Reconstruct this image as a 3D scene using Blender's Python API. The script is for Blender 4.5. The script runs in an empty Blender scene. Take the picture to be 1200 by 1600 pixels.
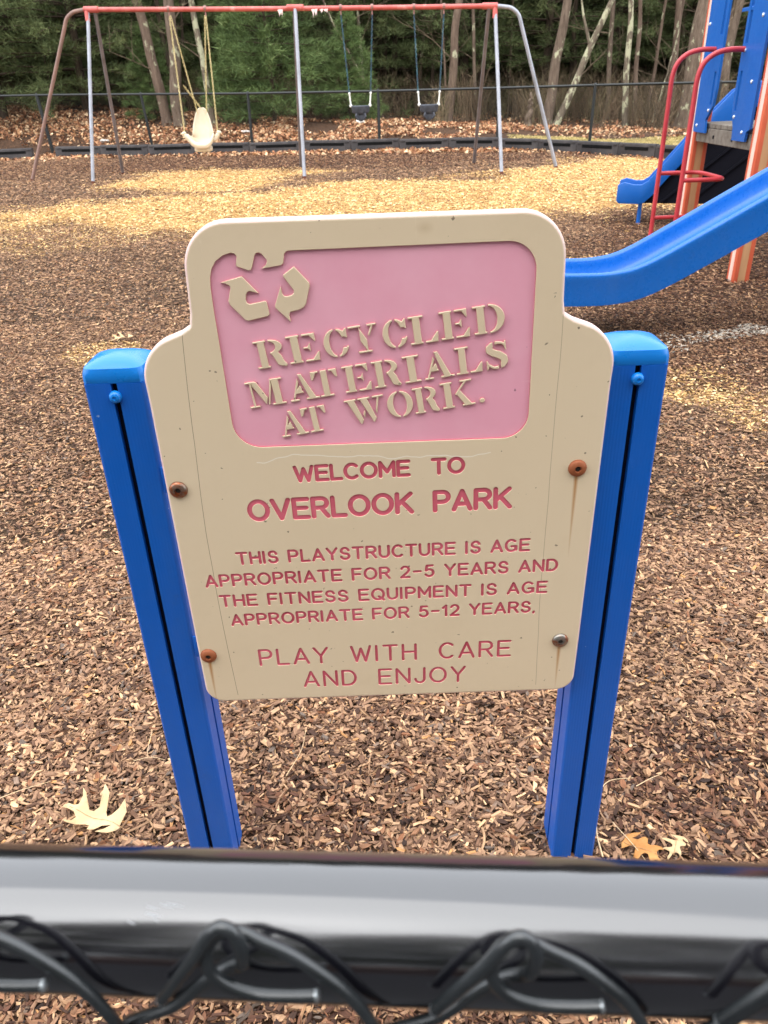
import bpy, math, random
import numpy as np
from mathutils import Vector, Matrix, noise as mnoise
R = math.radians
rng = np.random.default_rng(7)
random.seed(11)
S = bpy.context.scene
COL = S.collection

# ------------------------------------------------------------------ camera
PITCH, ROLL, H = 29.087, 1.986, 1.43
cd = bpy.data.cameras.new('camera'); cam = bpy.data.objects.new('camera', cd); COL.objects.link(cam)
th, rho = R(PITCH), R(ROLL)
R0 = Vector((1, 0, 0)); D0 = Vector((0, -math.sin(th), -math.cos(th))); FW = Vector((0, math.cos(th), -math.sin(th)))
RX = math.cos(rho)*R0 + math.sin(rho)*D0; DN = math.cos(rho)*D0 - math.sin(rho)*R0
m = Matrix((RX, -DN, -FW)).transposed().to_4x4(); m.translation = Vector((0, 0, H))
cam.matrix_world = m
cd.sensor_fit = 'VERTICAL'; cd.sensor_height = 24; cd.lens = 1204/1600*24
cd.clip_start = 0.01; cd.clip_end = 600
cd.dof.use_dof = True; cd.dof.focus_distance = 1.25; cd.dof.aperture_fstop = 11.0
S.camera = cam
S.render.resolution_x = 768; S.render.resolution_y = 1024

# ------------------------------------------------------------------ sky and sun (soft overcast)
SUN_EL, SUN_AZ = 58, 205       # azimuth measured clockwise from +Y : behind the camera, slightly left
w = bpy.data.worlds.new('World'); S.world = w; w.use_nodes = True
nt = w.node_tree; nt.nodes.clear()
sky = nt.nodes.new('ShaderNodeTexSky'); sky.sky_type = 'NISHITA'; sky.sun_disc = False
sky.sun_elevation = R(SUN_EL); sky.sun_rotation = R(SUN_AZ); sky.dust_density = 4; sky.air_density = 1.2; sky.ozone_density = 1
hs = nt.nodes.new('ShaderNodeHueSaturation'); hs.inputs['Saturation'].default_value = 0.22
bg = nt.nodes.new('ShaderNodeBackground'); bg.inputs['Strength'].default_value = 0.15
wo = nt.nodes.new('ShaderNodeOutputWorld')
nt.links.new(sky.outputs[0], hs.inputs['Color']); mxs = nt.nodes.new('ShaderNodeMix'); mxs.data_type = 'RGBA'; mxs.inputs[0].default_value = .85; mxs.inputs[7].default_value = (12.6, 13.2, 14.0, 1)   # even cloud cover over the clear sky
nt.links.new(hs.outputs[0], mxs.inputs[6]); nt.links.new(mxs.outputs[2], bg.inputs[0]); nt.links.new(bg.outputs[0], wo.inputs[0])
sd = bpy.data.lights.new('sun', 'SUN'); sd.energy = 1.1; sd.angle = R(80); sd.color = (1, 0.96, 0.9)
sun = bpy.data.objects.new('sun', sd); COL.objects.link(sun)
az, el = R(SUN_AZ), R(SUN_EL)
sdir = Vector((math.sin(az)*math.cos(el), math.cos(az)*math.cos(el), math.sin(el)))
sun.rotation_euler = sdir.to_track_quat('Z', 'Y').to_euler(); sun.location = (0, -5, 20)
S.view_settings.view_transform = 'Standard'; S.view_settings.look = 'None'; S.view_settings.gamma = 1
S.view_settings.exposure = 0.88
try: S.view_settings.use_curve_mapping = False
except Exception: pass

# ------------------------------------------------------------------ helpers
def srgb(r, g, b):
    f = lambda c: (c/255/12.92) if c/255 <= .04045 else ((c/255+.055)/1.055)**2.4
    return (f(r), f(g), f(b), 1)

class M:
    """small node helper"""
    def __init__(s, name, rough=.5, spec=.5):
        s.m = bpy.data.materials.new(name); s.m.use_nodes = True; s.t = s.m.node_tree
        s.b = s.t.nodes['Principled BSDF']; s.b.inputs['Roughness'].default_value = rough
        s.b.inputs['Specular IOR Level'].default_value = spec
    def n(s, kind, **kw):
        x = s.t.nodes.new(kind)
        for k, v in kw.items():
            if k.startswith('i_'):
                key = k[2:].replace('_', ' ')
                x.inputs[int(key) if key.isdigit() else key].default_value = v
            else: setattr(x, k, v)
        return x
    def l(s, a, b): s.t.links.new(a, b)
    def coord(s, which='Object'):
        return s.n('ShaderNodeTexCoord').outputs[which]
    def noise(s, scale, detail=4, rough=.6, vec=None, stretch=None, which='Object'):
        nz = s.n('ShaderNodeTexNoise', i_Scale=scale, i_Detail=detail, i_Roughness=rough)
        v = vec or s.coord(which)
        if stretch:
            mp = s.n('ShaderNodeMapping'); mp.inputs['Scale'].default_value = stretch; s.l(v, mp.inputs[0]); v = mp.outputs[0]
        s.l(v, nz.inputs['Vector']); return nz.outputs[0]
    def ramp(s, fac, stops, interp='LINEAR'):
        r = s.n('ShaderNodeValToRGB'); r.color_ramp.interpolation = interp
        e = r.color_ramp.elements
        while len(e) < len(stops): e.new(.5)
        for q, (p, c) in zip(e, stops): q.position = p; q.color = c
        s.l(fac, r.inputs[0]); return r.outputs[0]
    def mix(s, fac, a, b, mode='MIX'):
        x = s.n('ShaderNodeMix', data_type='RGBA', blend_type=mode)
        for v, i in ((fac, 0), (a, 6), (b, 7)):
            if isinstance(v, (int, float)): x.inputs[i].default_value = v
            elif isinstance(v, tuple): x.inputs[i].default_value = v
            else: s.l(v, x.inputs[i])
        return x.outputs[2]
    def math(s, op, a, b=0., c=0., clamp=False):
        x = s.n('ShaderNodeMath', operation=op, use_clamp=clamp)
        for i, v in enumerate((a, b, c)):
            if isinstance(v, (int, float)): x.inputs[i].default_value = v
            else: s.l(v, x.inputs[i])
        return x.outputs[0]
    def color(s, c):
        if isinstance(c, tuple): s.b.inputs['Base Color'].default_value = c
        else: s.l(c, s.b.inputs['Base Color'])
    def roughness(s, v): s.l(v, s.b.inputs['Roughness'])
    def bump(s, h, strength=.3, dist=.01):
        b = s.n('ShaderNodeBump', i_Strength=strength, i_Distance=dist); s.l(h, b.inputs['Height']); s.l(b.outputs[0], s.b.inputs['Normal'])

def tag(o, label=None, cat=None, group=None, kind=None):
    if label: o['label'] = label
    if cat: o['category'] = cat
    if group: o['group'] = group
    if kind: o['kind'] = kind
    return o
def thing(name, label, cat, loc=(0, 0, 0), group=None, rotz=0):
    o = bpy.data.objects.new(name, None); COL.objects.link(o); o.location = loc; o.rotation_euler = (0, 0, rotz)
    o.empty_display_size = .1
    return tag(o, label, cat, group)
def wloc(o):
    v = Vector((0, 0, 0))
    while o: v += o.location; o = o.parent
    return v
def mesh(name, V, F, mat=None, smooth=False):
    me = bpy.data.meshes.new(name); me.from_pydata([tuple(v) for v in V], [], F); me.update()
    if mat:
        for q in (mat if isinstance(mat, list) else [mat]): me.materials.append(q)
    if smooth:
        me.polygons.foreach_set('use_smooth', [True]*len(me.polygons))
        if smooth != 'all': me.set_sharp_from_angle(angle=R(40))
    return me
def npmesh(name, V, T, mat=None, nside=3):
    V = np.asarray(V, np.float32); T = np.asarray(T, np.int32)
    me = bpy.data.meshes.new(name); me.vertices.add(len(V)); me.vertices.foreach_set('co', V.ravel())
    me.loops.add(T.size); me.loops.foreach_set('vertex_index', T.ravel())
    me.polygons.add(len(T)); me.polygons.foreach_set('loop_start', np.arange(len(T), dtype=np.int32)*nside)
    me.update(calc_edges=True)
    if mat: me.materials.append(mat)
    return me
def add(name, me, parent=None, loc=None):
    o = bpy.data.objects.new(name, me); COL.objects.link(o)
    if parent: o.parent = parent
    if loc is not None: o.location = loc
    return o
class MB:
    """mesh builder, everything given in world coordinates unless parent is None"""
    def __init__(s): s.V = []; s.F = []
    def poly(s, V, F):
        o = len(s.V); s.V += [tuple(v) for v in V]; s.F += [tuple(i+o for i in f) for f in F]; return s
    def box(s, a, b, rz=0, c=None):
        x0, y0, z0 = a; x1, y1, z1 = b
        V = [Vector(v) for v in ((x0,y0,z0),(x1,y0,z0),(x1,y1,z0),(x0,y1,z0),(x0,y0,z1),(x1,y0,z1),(x1,y1,z1),(x0,y1,z1))]
        if rz:
            c = Vector(c or ((x0+x1)/2, (y0+y1)/2, 0)); q = Matrix.Rotation(rz, 3, 'Z'); V = [q @ (v-c)+c for v in V]
        return s.poly(V, [(0,3,2,1),(4,5,6,7),(0,1,5,4),(1,2,6,5),(2,3,7,6),(3,0,4,7)])
    def tube(s, P, r, n=8, cap=True, flat=None):
        P = [Vector(p) for p in P]; rs = r if isinstance(r, (list, tuple)) else [r]*len(P)
        up = None; base = len(s.V); V = []
        for i, p in enumerate(P):
            t = (P[min(i+1, len(P)-1)]-P[max(i-1, 0)]).normalized()
            if up is None:
                up = Vector((0, 0, 1)) if abs(t.z) < .9 else Vector((1, 0, 0))
            a = (up - t*up.dot(t)).normalized(); up = a; b = t.cross(a)
            for k in range(n):
                an = 2*math.pi*k/n
                V.append(p + (a*math.cos(an)+b*math.sin(an))*rs[i])
        F = []
        for i in range(len(P)-1):
            for k in range(n):
                k2 = (k+1) % n
                F.append((i*n+k, i*n+k2, (i+1)*n+k2, (i+1)*n+k))
        if cap: F.append(tuple(range(n-1, -1, -1))); F.append(tuple((len(P)-1)*n+k for k in range(n)))
        return s.poly(V, F)
    def prism(s, P, axis, a, b):
        """extrude polygon P (2D) along axis from a to b. axis 'x': P=(y,z); 'y': P=(x,z); 'z': P=(x,y)"""
        f = {'x': lambda p, t: (t, p[0], p[1]), 'y': lambda p, t: (p[0], t, p[1]), 'z': lambda p, t: (p[0], p[1], t)}[axis]
        n = len(P); V = [f(p, a) for p in P]+[f(p, b) for p in P]
        F = [tuple(range(n)), tuple(range(2*n-1, n-1, -1))]+[(i, i+n, (i+1) % n+n, (i+1) % n) for i in range(n)]
        return s.poly(V, F)
    def lathe(s, prof, c, axis, n=20):
        """prof: list of (r, t) along axis direction from c"""
        ax = Vector(axis).normalized(); u = ax.orthogonal().normalized(); v = ax.cross(u); c = Vector(c)
        V = []; F = []
        for r_, t in prof:
            for k in range(n):
                an = 2*math.pi*k/n; V.append(c+ax*t+(u*math.cos(an)+v*math.sin(an))*max(r_, 1e-5))
        for i in range(len(prof)-1):
            for k in range(n):
                k2 = (k+1) % n; F.append((i*n+k, i*n+k2, (i+1)*n+k2, (i+1)*n+k))
        F.append(tuple(range(n-1, -1, -1))); F.append(tuple((len(prof)-1)*n+k for k in range(n)))
        return s.poly(V, F)
    def build(s, name, mat, parent=None, smooth=True, bevel=0, seg=2, fix=True):
        off = wloc(parent) if parent else Vector((0, 0, 0))
        V = [Vector(v)-off for v in s.V]
        me = mesh(name, V, s.F, mat)
        import bmesh
        bm = bmesh.new(); bm.from_mesh(me)
        if fix: bmesh.ops.recalc_face_normals(bm, faces=bm.faces)
        if bevel:
            ed = [e for e in bm.edges if len(e.link_faces) == 2 and e.calc_face_angle(0) > R(30)]
            bmesh.ops.bevel(bm, geom=ed, offset=bevel, segments=seg, profile=.5, affect='EDGES', clamp_overlap=True)
        bm.to_mesh(me); bm.free()
        if smooth:
            me.polygons.foreach_set('use_smooth', [True]*len(me.polygons)); me.set_sharp_from_angle(angle=R(38))
        return add(name, me, parent)
def catmull(P, n=6, closed=False):
    P = [Vector(p) for p in P]; out = []; N = len(P)
    rngi = range(N if closed else N-1)
    for i in rngi:
        p1, p2 = P[i], P[(i+1) % N]
        p0 = P[(i-1) % N] if (closed or i > 0) else p1*2-p2
        p3 = P[(i+2) % N] if (closed or i+2 < N) else p2*2-p1
        for k in range(n):
            t = k/n
            out.append(.5*((2*p1)+(p2-p0)*t+(2*p0-5*p1+4*p2-p3)*t*t+(3*p1-p0-3*p2+p3)*t**3))
    if not closed: out.append(P[-1])
    return out
def copy_tree(o, parent=None):
    c = o.copy(); COL.objects.link(c); c.parent = parent
    for ch in list(o.children): copy_tree(ch, c)
    return c
def smooth01(x): x = np.clip(x, 0, 1); return x*x*(3-2*x)

# lattice value noise for numpy
_G = rng.random((256, 256))
def vnoise(x, y, s):
    x = np.asarray(x)*s+37.3; y = np.asarray(y)*s+91.7
    xi = np.floor(x).astype(int); yi = np.floor(y).astype(int); fx = x-xi; fy = y-yi
    fx = fx*fx*(3-2*fx); fy = fy*fy*(3-2*fy)
    g = lambda i, j: _G[i % 256, j % 256]
    return (g(xi, yi)*(1-fx)+g(xi+1, yi)*fx)*(1-fy)+(g(xi, yi+1)*(1-fx)+g(xi+1, yi+1)*fx)*fy

# ------------------------------------------------------------------ terrain
def fence_y(x): return 21.1-.255*(np.asarray(x)+2.93)
def border_y(x):
    x = np.asarray(x, float)
    return np.interp(x, [-14, -9.6, -7, -4.3, -1.6, .67, 2.9, 3.74, 4.4, 5.23, 5.6, 7, 9], [22.6, 21.9, 21.6, 21.05, 20.5, 20.05, 19.4, 18.75, 17.9, 16.5, 15.9, 13.8, 10.5])
def height(x, y):
    x = np.asarray(x, float); y = np.asarray(y, float)
    base = .018*(vnoise(x, y, 1.7)-.5)+.02*(vnoise(x, y, .55)-.5)+.010*(vnoise(x, y, 5)-.5)
    d = y-fence_y(x)
    A = np.interp(x, [-16, -9, -4, 0, 4, 8, 14], [1.15, 1.0, .62, .42, .25, .05, -.05])
    rise = A*smooth01((d+1.0)/5.5)+.018*np.clip(d-5, 0, 60)
    rough = .10*(vnoise(x, y, .8)-.5)*smooth01((d-.3)/1.5)
    return base+rise+rough
def gridmesh(xs, ys):
    X, Y = np.meshgrid(xs, ys); Z = height(X, Y)
    V = np.stack([X, Y, Z], -1).reshape(-1, 3); nx = len(xs); i, j = np.meshgrid(np.arange(nx-1), np.arange(len(ys)-1))
    a = (j*nx+i).ravel(); return V, np.stack([a, a+1, a+1+nx, a+nx], 1)

# ------------------------------------------------------------------ ground materials
def mat_mulch():
    m = M('mulch_ground', .95, .2)
    n1 = m.noise(60, 6, .7); n2 = m.noise(1.2, 4, .6)
    c = m.ramp(n1, [(.3, (.022, .013, .008, 1)), (.5, (.07, .042, .026, 1)), (.62, (.14, .088, .05, 1)), (.75, (.24, .16, .09, 1))])
    at = m.n('ShaderNodeAttribute', attribute_name='zone')
    mx = m.n('ShaderNodeSeparateColor'); m.l(at.outputs['Color'], mx.inputs[0])
    fresh = m.ramp(n1, [(.3, (.14, .075, .025, 1)), (.5, (.36, .21, .075, 1)), (.7, (.56, .37, .16, 1))])
    c = m.mix(mx.outputs[0], c, fresh)
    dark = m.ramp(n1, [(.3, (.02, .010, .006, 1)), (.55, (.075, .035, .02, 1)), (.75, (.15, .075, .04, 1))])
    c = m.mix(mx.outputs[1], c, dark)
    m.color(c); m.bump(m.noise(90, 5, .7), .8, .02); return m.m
def mat_floor():
    m = M('forest_floor', .95, .2)
    n1 = m.noise(16, 8, .75); n2 = m.noise(.7, 3, .6)
    c = m.ramp(n1, [(.3, (.025, .014, .009, 1)), (.5, (.085, .045, .026, 1)), (.7, (.19, .10, .055, 1))])
    c = m.mix(m.ramp(n2, [(.45, (0, 0, 0, 1)), (.6, (.6, .6, .6, 1))]), c, (.05, .028, .018, 1))
    m.color(c); m.bump(n1, .8, .06); return m.m
def zone(x, y):
    """fresh (yellow) and wet (dark) amounts of the mulch"""
    def blob(cx, cy, rx, ry, a=0, sh=.5):
        dx, dy = x-cx, y-cy; ca, sa = math.cos(a), math.sin(a)
        u = (dx*ca+dy*sa)/rx; v = (-dx*sa+dy*ca)/ry
        d = np.sqrt(u*u+v*v)+.5*(vnoise(x, y, .9)-.5)+.35*(vnoise(x, y, 3)-.5)
        return smooth01((1-d)/sh+.5)
    fresh = np.maximum.reduce([blob(-.6, 11.2, 5.0, 2.0), blob(-2.9, 15.2, 1.9, 2.1), blob(2.6, 11.8, 2.8, 2.5), blob(4.6, 14.2, 2.1, 2.6, -.5), blob(.8, 12.5, 3, 1.5),
                               blob(2.1, 6.9, .7, .35)*.55, blob(1.62, 3.8, .28, .3)*.7, blob(1.85, 3.4, .3, .3)*.4, blob(-1.68, 4.7, .3, .3)*.5, blob(-3.6, 9.2, 1.2, 1.2)*.25])
    fresh = fresh*(1-.9*smooth01((np.abs(x+1.2)-0)/-.9+1)*smooth01(1-np.abs(y-14.9)/.8))
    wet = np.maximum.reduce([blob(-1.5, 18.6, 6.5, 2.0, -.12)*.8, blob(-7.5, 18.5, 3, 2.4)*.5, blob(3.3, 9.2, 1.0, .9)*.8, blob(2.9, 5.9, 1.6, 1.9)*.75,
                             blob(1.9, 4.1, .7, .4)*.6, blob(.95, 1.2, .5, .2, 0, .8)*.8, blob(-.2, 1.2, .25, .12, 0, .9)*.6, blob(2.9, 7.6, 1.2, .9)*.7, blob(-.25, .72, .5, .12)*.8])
    return np.clip(fresh, 0, 1), np.clip(wet, 0, 1)
mulch = mat_mulch()
xs = np.concatenate([np.linspace(-16, -3, 60), np.linspace(-2.9, 2.9, 150), np.linspace(3, 16, 60)])
ys = np.concatenate([np.linspace(-6, .2, 20), np.linspace(.3, 3.5, 90), np.linspace(3.6, 24, 150)])
V, F = gridmesh(xs, ys)
me = npmesh('mulch_ground', V, F, mulch, 4)
inside = V[:, 1] < border_y(V[:, 0])-.02
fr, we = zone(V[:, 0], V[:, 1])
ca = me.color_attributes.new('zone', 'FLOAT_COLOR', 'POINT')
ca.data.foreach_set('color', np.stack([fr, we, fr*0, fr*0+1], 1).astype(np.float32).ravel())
me.polygons.foreach_set('use_smooth', [True]*len(me.polygons))
# keep only cells in front of the border
import bmesh
bm = bmesh.new(); bm.from_mesh(me); bm.verts.ensure_lookup_table()
bmesh.ops.delete(bm, geom=[v for v in bm.verts if v.co.y > float(border_y(v.co.x))+.25], context='VERTS'); bm.to_mesh(me); bm.free()
tag(add('mulch_ground', me), kind='structure', label='bed of brown wood mulch under the playground')
V, F = gridmesh(np.concatenate([np.linspace(-160, -31, 12), np.linspace(-30, 30, 130), np.linspace(31, 160, 12)]), np.concatenate([np.linspace(-160, -8, 12), np.linspace(-7, 16, 24), np.linspace(16.3, 34, 90), np.linspace(35, 200, 40)]))
front = V[:, 1] < border_y(V[:, 0])
inb = front & (np.abs(V[:, 0]) < 17) & (V[:, 1] > -8)
V[:, 2] -= np.where(inb, .10, 0.0)+.004
me = npmesh('forest_floor', V, F, mat_floor(), 4); me.polygons.foreach_set('use_smooth', [True]*len(me.polygons))
tag(add('forest_floor', me), kind='structure', label='brown leaf strewn earth rising into the woods')

dark_gnd = M('unseen_dark_ground', .9, .2); dark_gnd.color(dark_gnd.ramp(dark_gnd.noise(80, 5, .7), [(.35, (.028, .028, .03, 1)), (.7, (.06, .06, .062, 1))])); dark_gnd.bump(dark_gnd.noise(120, 4, .7), .4, .01)  # unseen dark sheet, added so the near rail mirrors something dark
V, F = gridmesh(np.linspace(-16, 16, 40), np.linspace(-5.5, .02, 20)); V[:, 2] = .035
tag(add('unseen_dark_ground', npmesh('unseen_dark_ground', V, F, dark_gnd.m, 4)), kind='structure', label='unseen dark ground added on the near side of the fence to darken the rail reflection')

# ------------------------------------------------------------------ scattering
PROTO = {}
def proto_collection(name, meshes):
    c = bpy.data.collections.new(name)
    for i, me_ in enumerate(meshes):
        o = bpy.data.objects.new('%s_%03d' % (name, i), me_); c.objects.link(o)
    return c
def scatter(name, P, rot, scl, idx, colr, coll):
    me_ = bpy.data.meshes.new(name); n = len(P); me_.vertices.add(n)
    me_.vertices.foreach_set('co', np.asarray(P, np.float32).ravel())
    for nm, ty, val, fld in (('rot', 'FLOAT_VECTOR', rot, 'vector'), ('scl', 'FLOAT_VECTOR', scl, 'vector'), ('idx', 'INT', idx, 'value')):
        a = me_.attributes.new(nm, ty, 'POINT'); a.data.foreach_set(fld, np.asarray(val, np.int32 if ty == 'INT' else np.float32).ravel())
    a = me_.attributes.new('tone', 'FLOAT_COLOR', 'POINT'); a.data.foreach_set('color', np.asarray(colr, np.float32).ravel())
    me_.update(); o = add(name, me_)
    g = bpy.data.node_groups.new(name+'_nodes', 'GeometryNodeTree')
    g.interface.new_socket('Geometry', in_out='INPUT', socket_type='NodeSocketGeometry')
    g.interface.new_socket('Geometry', in_out='OUTPUT', socket_type='NodeSocketGeometry')
    N = g.nodes; gi = N.new('NodeGroupInput'); go = N.new('NodeGroupOutput'); ip = N.new('GeometryNodeInstanceOnPoints'); ci = N.new('GeometryNodeCollectionInfo')
    ci.inputs['Collection'].default_value = coll; ci.inputs['Separate Children'].default_value = True; ci.inputs['Reset Children'].default_value = True
    def attr(nm, ty):
        a_ = N.new('GeometryNodeInputNamedAttribute'); a_.data_type = ty; a_.inputs['Name'].default_value = nm
        return [s_ for s_ in a_.outputs if s_.name == 'Attribute' and s_.enabled][0]
    e2r = N.new('FunctionNodeEulerToRotation')
    L = g.links
    L.new(gi.outputs[0], ip.inputs['Points']); L.new(ci.outputs[0], ip.inputs['Instance']); ip.inputs['Pick Instance'].default_value = True
    L.new(attr('idx', 'INT'), ip.inputs['Instance Index']); L.new(attr('rot', 'FLOAT_VECTOR'), e2r.inputs[0]); L.new(e2r.outputs[0], ip.inputs['Rotation'])
    L.new(attr('scl', 'FLOAT_VECTOR'), ip.inputs['Scale']); L.new(ip.outputs[0], go.inputs[0])
    md = o.modifiers.new('scatter', 'NODES'); md.node_group = g
    return o

def mat_instanced(name, rough=.85, grain=None, spec=.25, mul=.35):
    m = M(name, rough, spec)
    at = m.n('ShaderNodeAttribute', attribute_name='tone', attribute_type='INSTANCER')
    c = at.outputs['Color']
    if grain:
        nz = m.noise(grain[0], 3, .6, stretch=grain[1])
        g = m.ramp(nz, [(.3, (1-mul,)*3+(1,)), (.7, (1+mul,)*3+(1,))])
        c = m.mix(1., c, g, 'MULTIPLY')
    m.color(c); return m.m
# wood chips
chip_mat = mat_instanced('wood_chip', .8, (3.2, (.4, 4, 4)))
chips = []
r2 = random.Random(3)
for k in range(12):
    L, W, T = 1.0, r2.uniform(.22, .40), r2.uniform(.07, .14)
    j = lambda a: r2.uniform(-a, a)
    V = []
    if k % 4 == 0:
        for z in (-1, 1):
            for x, y in ((-1, -1), (1, -1), (1, 1), (-1, 1)):
                V.append((x*.5*(1+j(.25)), y*W*.5*(1+j(.45)), z*T*.5*(1+j(.4))))
        F = [(0,3,2,1),(4,5,6,7),(0,1,5,4),(1,2,6,5),(2,3,7,6),(3,0,4,7)]
    else:
        n = 6
        for z in (-1, 1):
            for q, (x, y) in enumerate(((-.5, .02), (-.25, -.5), (.2, -.45), (.52, j(.3)), (.25, .5), (-.2, .42))):
                V.append((x*(1+j(.15)), y*W*(1+j(.3)), z*T*.4+j(.04)))
        F = [tuple(range(5, -1, -1)), tuple(range(6, 12))]+[(i, (i+1) % 6, (i+1) % 6+6, i+6) for i in range(6)]
    chips.append(mesh('chip', V, F, chip_mat))
for k in range(3):   # thin fibres
    V = []; wq = .05
    for q in range(4):
        x = -.6+.4*q; y = r2.uniform(-.12, .12); V += [(x, y-wq, 0), (x, y+wq, 0), (x, y, wq*1.6)]
    F = [(0, 1, 2), (9, 11, 10)]
    for q in range(3):
        a = q*3; F += [(a, a+3, a+4, a+1), (a+1, a+4, a+5, a+2), (a+2, a+5, a+3, a)]
    chips.append(mesh('fibre', V, F, chip_mat))
chip_coll = proto_collection('chip_shapes', chips)
PAL = np.array([srgb(*c)[:3] for c in ((62, 45, 36), (88, 66, 52), (110, 84, 66), (128, 101, 80), (144, 115, 91), (160, 130, 102), (178, 147, 114), (122, 104, 90), (96, 86, 78), (200, 168, 130), (172, 130, 86), (124, 86, 62))])
PALP = np.array([.10, .13, .16, .17, .15, .12, .08, .04, .02, .025, .015, .03]); PALP = PALP/PALP.sum()
FRESH = np.array([srgb(*c)[:3] for c in ((228, 192, 132), (214, 172, 110), (238, 210, 158), (190, 148, 94), (160, 122, 82), (210, 168, 114))])
WET = np.array([srgb(*c)[:3] for c in ((66, 44, 34), (92, 61, 46), (114, 78, 58), (80, 54, 42), (136, 97, 71), (50, 36, 30), (160, 122, 90))])
def chip_points(y0, y1, dens, lo, hi, zspread):
    A = 1.24*(y1**2-y0**2)/2+3.0*(y1-y0); n = int(A*dens*1.05)
    # rejection in a wedge
    ymax = 1.24*y1+3.0
    y = y0+(y1-y0)*rng.random(int(n*2.2)); x = (rng.random(len(y))-.5)*ymax
    k = np.abs(x) < (1.24*y+3.0)/2; x, y = x[k][:n], y[k][:n]
    k = y < border_y(x)-.05; x, y = x[k], y[k]; n = len(x)
    z = height(x, y)+rng.random(n)*zspread
    L = lo+(hi-lo)*rng.random(n)**1.7
    fr, we = zone(x, y)
    idx = rng.integers(0, 12, n); idx = np.where(rng.random(n) < .07, rng.integers(12, 15, n), idx); L = np.where(idx > 11, L*1.7, L)
    colr = PAL[rng.choice(12, n, p=PALP)]
    nzone = vnoise(x, y, 2.5)
    colr = colr*np.array([1.06, .98, .93])*(.85+.34*nzone)[:, None]*(.86+.28*rng.random(n))[:, None]
    f = rng.random(n) < fr*.96; colr[f] = FRESH[rng.integers(0, len(FRESH), f.sum())]*(.8+.35*rng.random(f.sum()))[:, None]
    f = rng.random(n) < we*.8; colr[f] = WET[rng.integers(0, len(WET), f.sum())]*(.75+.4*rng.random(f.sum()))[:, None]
    # pale gravelly strip right of the sign
    d = np.abs(y-4.62-.10*np.sin(x*3))-.13-.22*(vnoise(x, y, 5)-.5); f = (d < 0) & (x > 1.5) & (rng.random(n) < .62*np.clip((x-1.5)/.8, .1, 1))
    colr[f] = np.array(srgb(206, 194, 178)[:3])*(.6+.5*rng.random(f.sum()))[:, None]
    rot = np.stack([rng.normal(0, .26, n), rng.normal(0, .2, n), rng.random(n)*6.283], 1)
    scl = np.stack([L, L*(.7+.6*rng.random(n)), L*(.7+.6*rng.random(n))], 1)
    return np.stack([x, y, z+.002], 1), rot, scl, idx, np.concatenate([colr, np.ones((n, 1))], 1)
parts = [chip_points(.35, 2.4, 26000, .009, .030, .012), chip_points(2.4, 5.5, 9500, .010, .028, .014), chip_points(5.5, 10, 3000, .016, .036, .016), chip_points(10, 22.4, 900, .025, .05, .02)]
arr = [np.concatenate([p[i] for p in parts]) for i in range(5)]
print('chips', len(arr[0]))
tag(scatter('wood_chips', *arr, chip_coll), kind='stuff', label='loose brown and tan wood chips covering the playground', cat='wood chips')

# leaf litter
leaf_mat = mat_instanced('dry_leaf', .75, (9, (1, 1, 1)), .3, .25)
leaves = []
for k in range(4):
    out = [(-.5, 0), (-.32, .10), (-.3, .30), (-.12, .12), (.02, .40), (.12, .14), (.34, .30), (.38, .08), (.52, 0), (.36, -.12), (.30, -.34), (.1, -.13), (-.02, -.38), (-.14, -.12), (-.34, -.26), (-.34, -.08)]
    V = [(0, 0, 0)]+[(x, y*(.8+.1*k), .25*(x*x*(k % 2)+abs(y)*.9*(1-.4*k))+r2.uniform(-.05, .05)) for x, y in out]
    F = [(0, i+1, (i+1) % 16+1) for i in range(16)]
    leaves.append(mesh('leaf', V, F, leaf_mat))
leaf_coll = proto_collection('leaf_shapes', leaves)
LC = np.array([srgb(*c)[:3] for c in ((196, 148, 106), (178, 126, 88), (212, 174, 134), (156, 106, 74), (124, 82, 58), (222, 190, 152), (168, 118, 86))])
def leaf_points(n, x0, x1, dlo, dhi, size=.10, dark=1., zs=.05):
    x = x0+(x1-x0)*rng.random(n); d = dlo+(dhi-dlo)*rng.random(n); y = fence_y(x)+d
    k = vnoise(x, y, .9) > .25+.5*rng.random(n)*np.where(x > 4.2, 1.4, .8); x, y = x[k], y[k]; n = len(x)
    z = height(x, y)+zs*rng.random(n)
    c = LC[rng.integers(0, len(LC), n)]*(.6+.6*rng.random(n))[:, None]*dark
    L = size*(.6+.7*rng.random(n))
    return (np.stack([x, y, z+.01], 1), np.stack([rng.normal(0, .5, n), rng.normal(0, .5, n), rng.random(n)*6.28], 1), np.stack([L]*3, 1), rng.integers(0, 4, n), np.concatenate([c, np.ones((n, 1))], 1))
def border_leaves(n):
    x = -10+16.3*rng.random(n); y = border_y(x)-np.abs(rng.normal(0, .33, n))-.08
    gap = (rng.random(n) < .25); x = np.where(gap, -8.35+.55*rng.normal(0, .7, n), x); y = np.where(gap, 21.7+.45*rng.normal(0, 1, n), y)
    z = height(x, y)+.03*rng.random(n); c = LC[rng.integers(0, len(LC), n)]*(.7+.5*rng.random(n))[:, None]; L = .08*(.6+.7*rng.random(n))
    return (np.stack([x, y, z+.015], 1), np.stack([rng.normal(0, .4, n), rng.normal(0, .4, n), rng.random(n)*6.28], 1), np.stack([L]*3, 1), rng.integers(0, 4, n), np.concatenate([c, np.ones((n, 1))], 1))
lp = [leaf_points(34000, -14, 4.5, -.9, 6, .11), leaf_points(7000, 4.2, 13, 1.6, 6, .11, .9), leaf_points(14000, -16, 16, 5.5, 16, .14, .8), border_leaves(1500)]
lp = [np.concatenate([p[i] for p in lp]) for i in range(5)]
tag(scatter('leaf_litter', *lp, leaf_coll), kind='stuff', label='dry brown oak leaves banked behind the far fence', cat='leaf litter')

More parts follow.
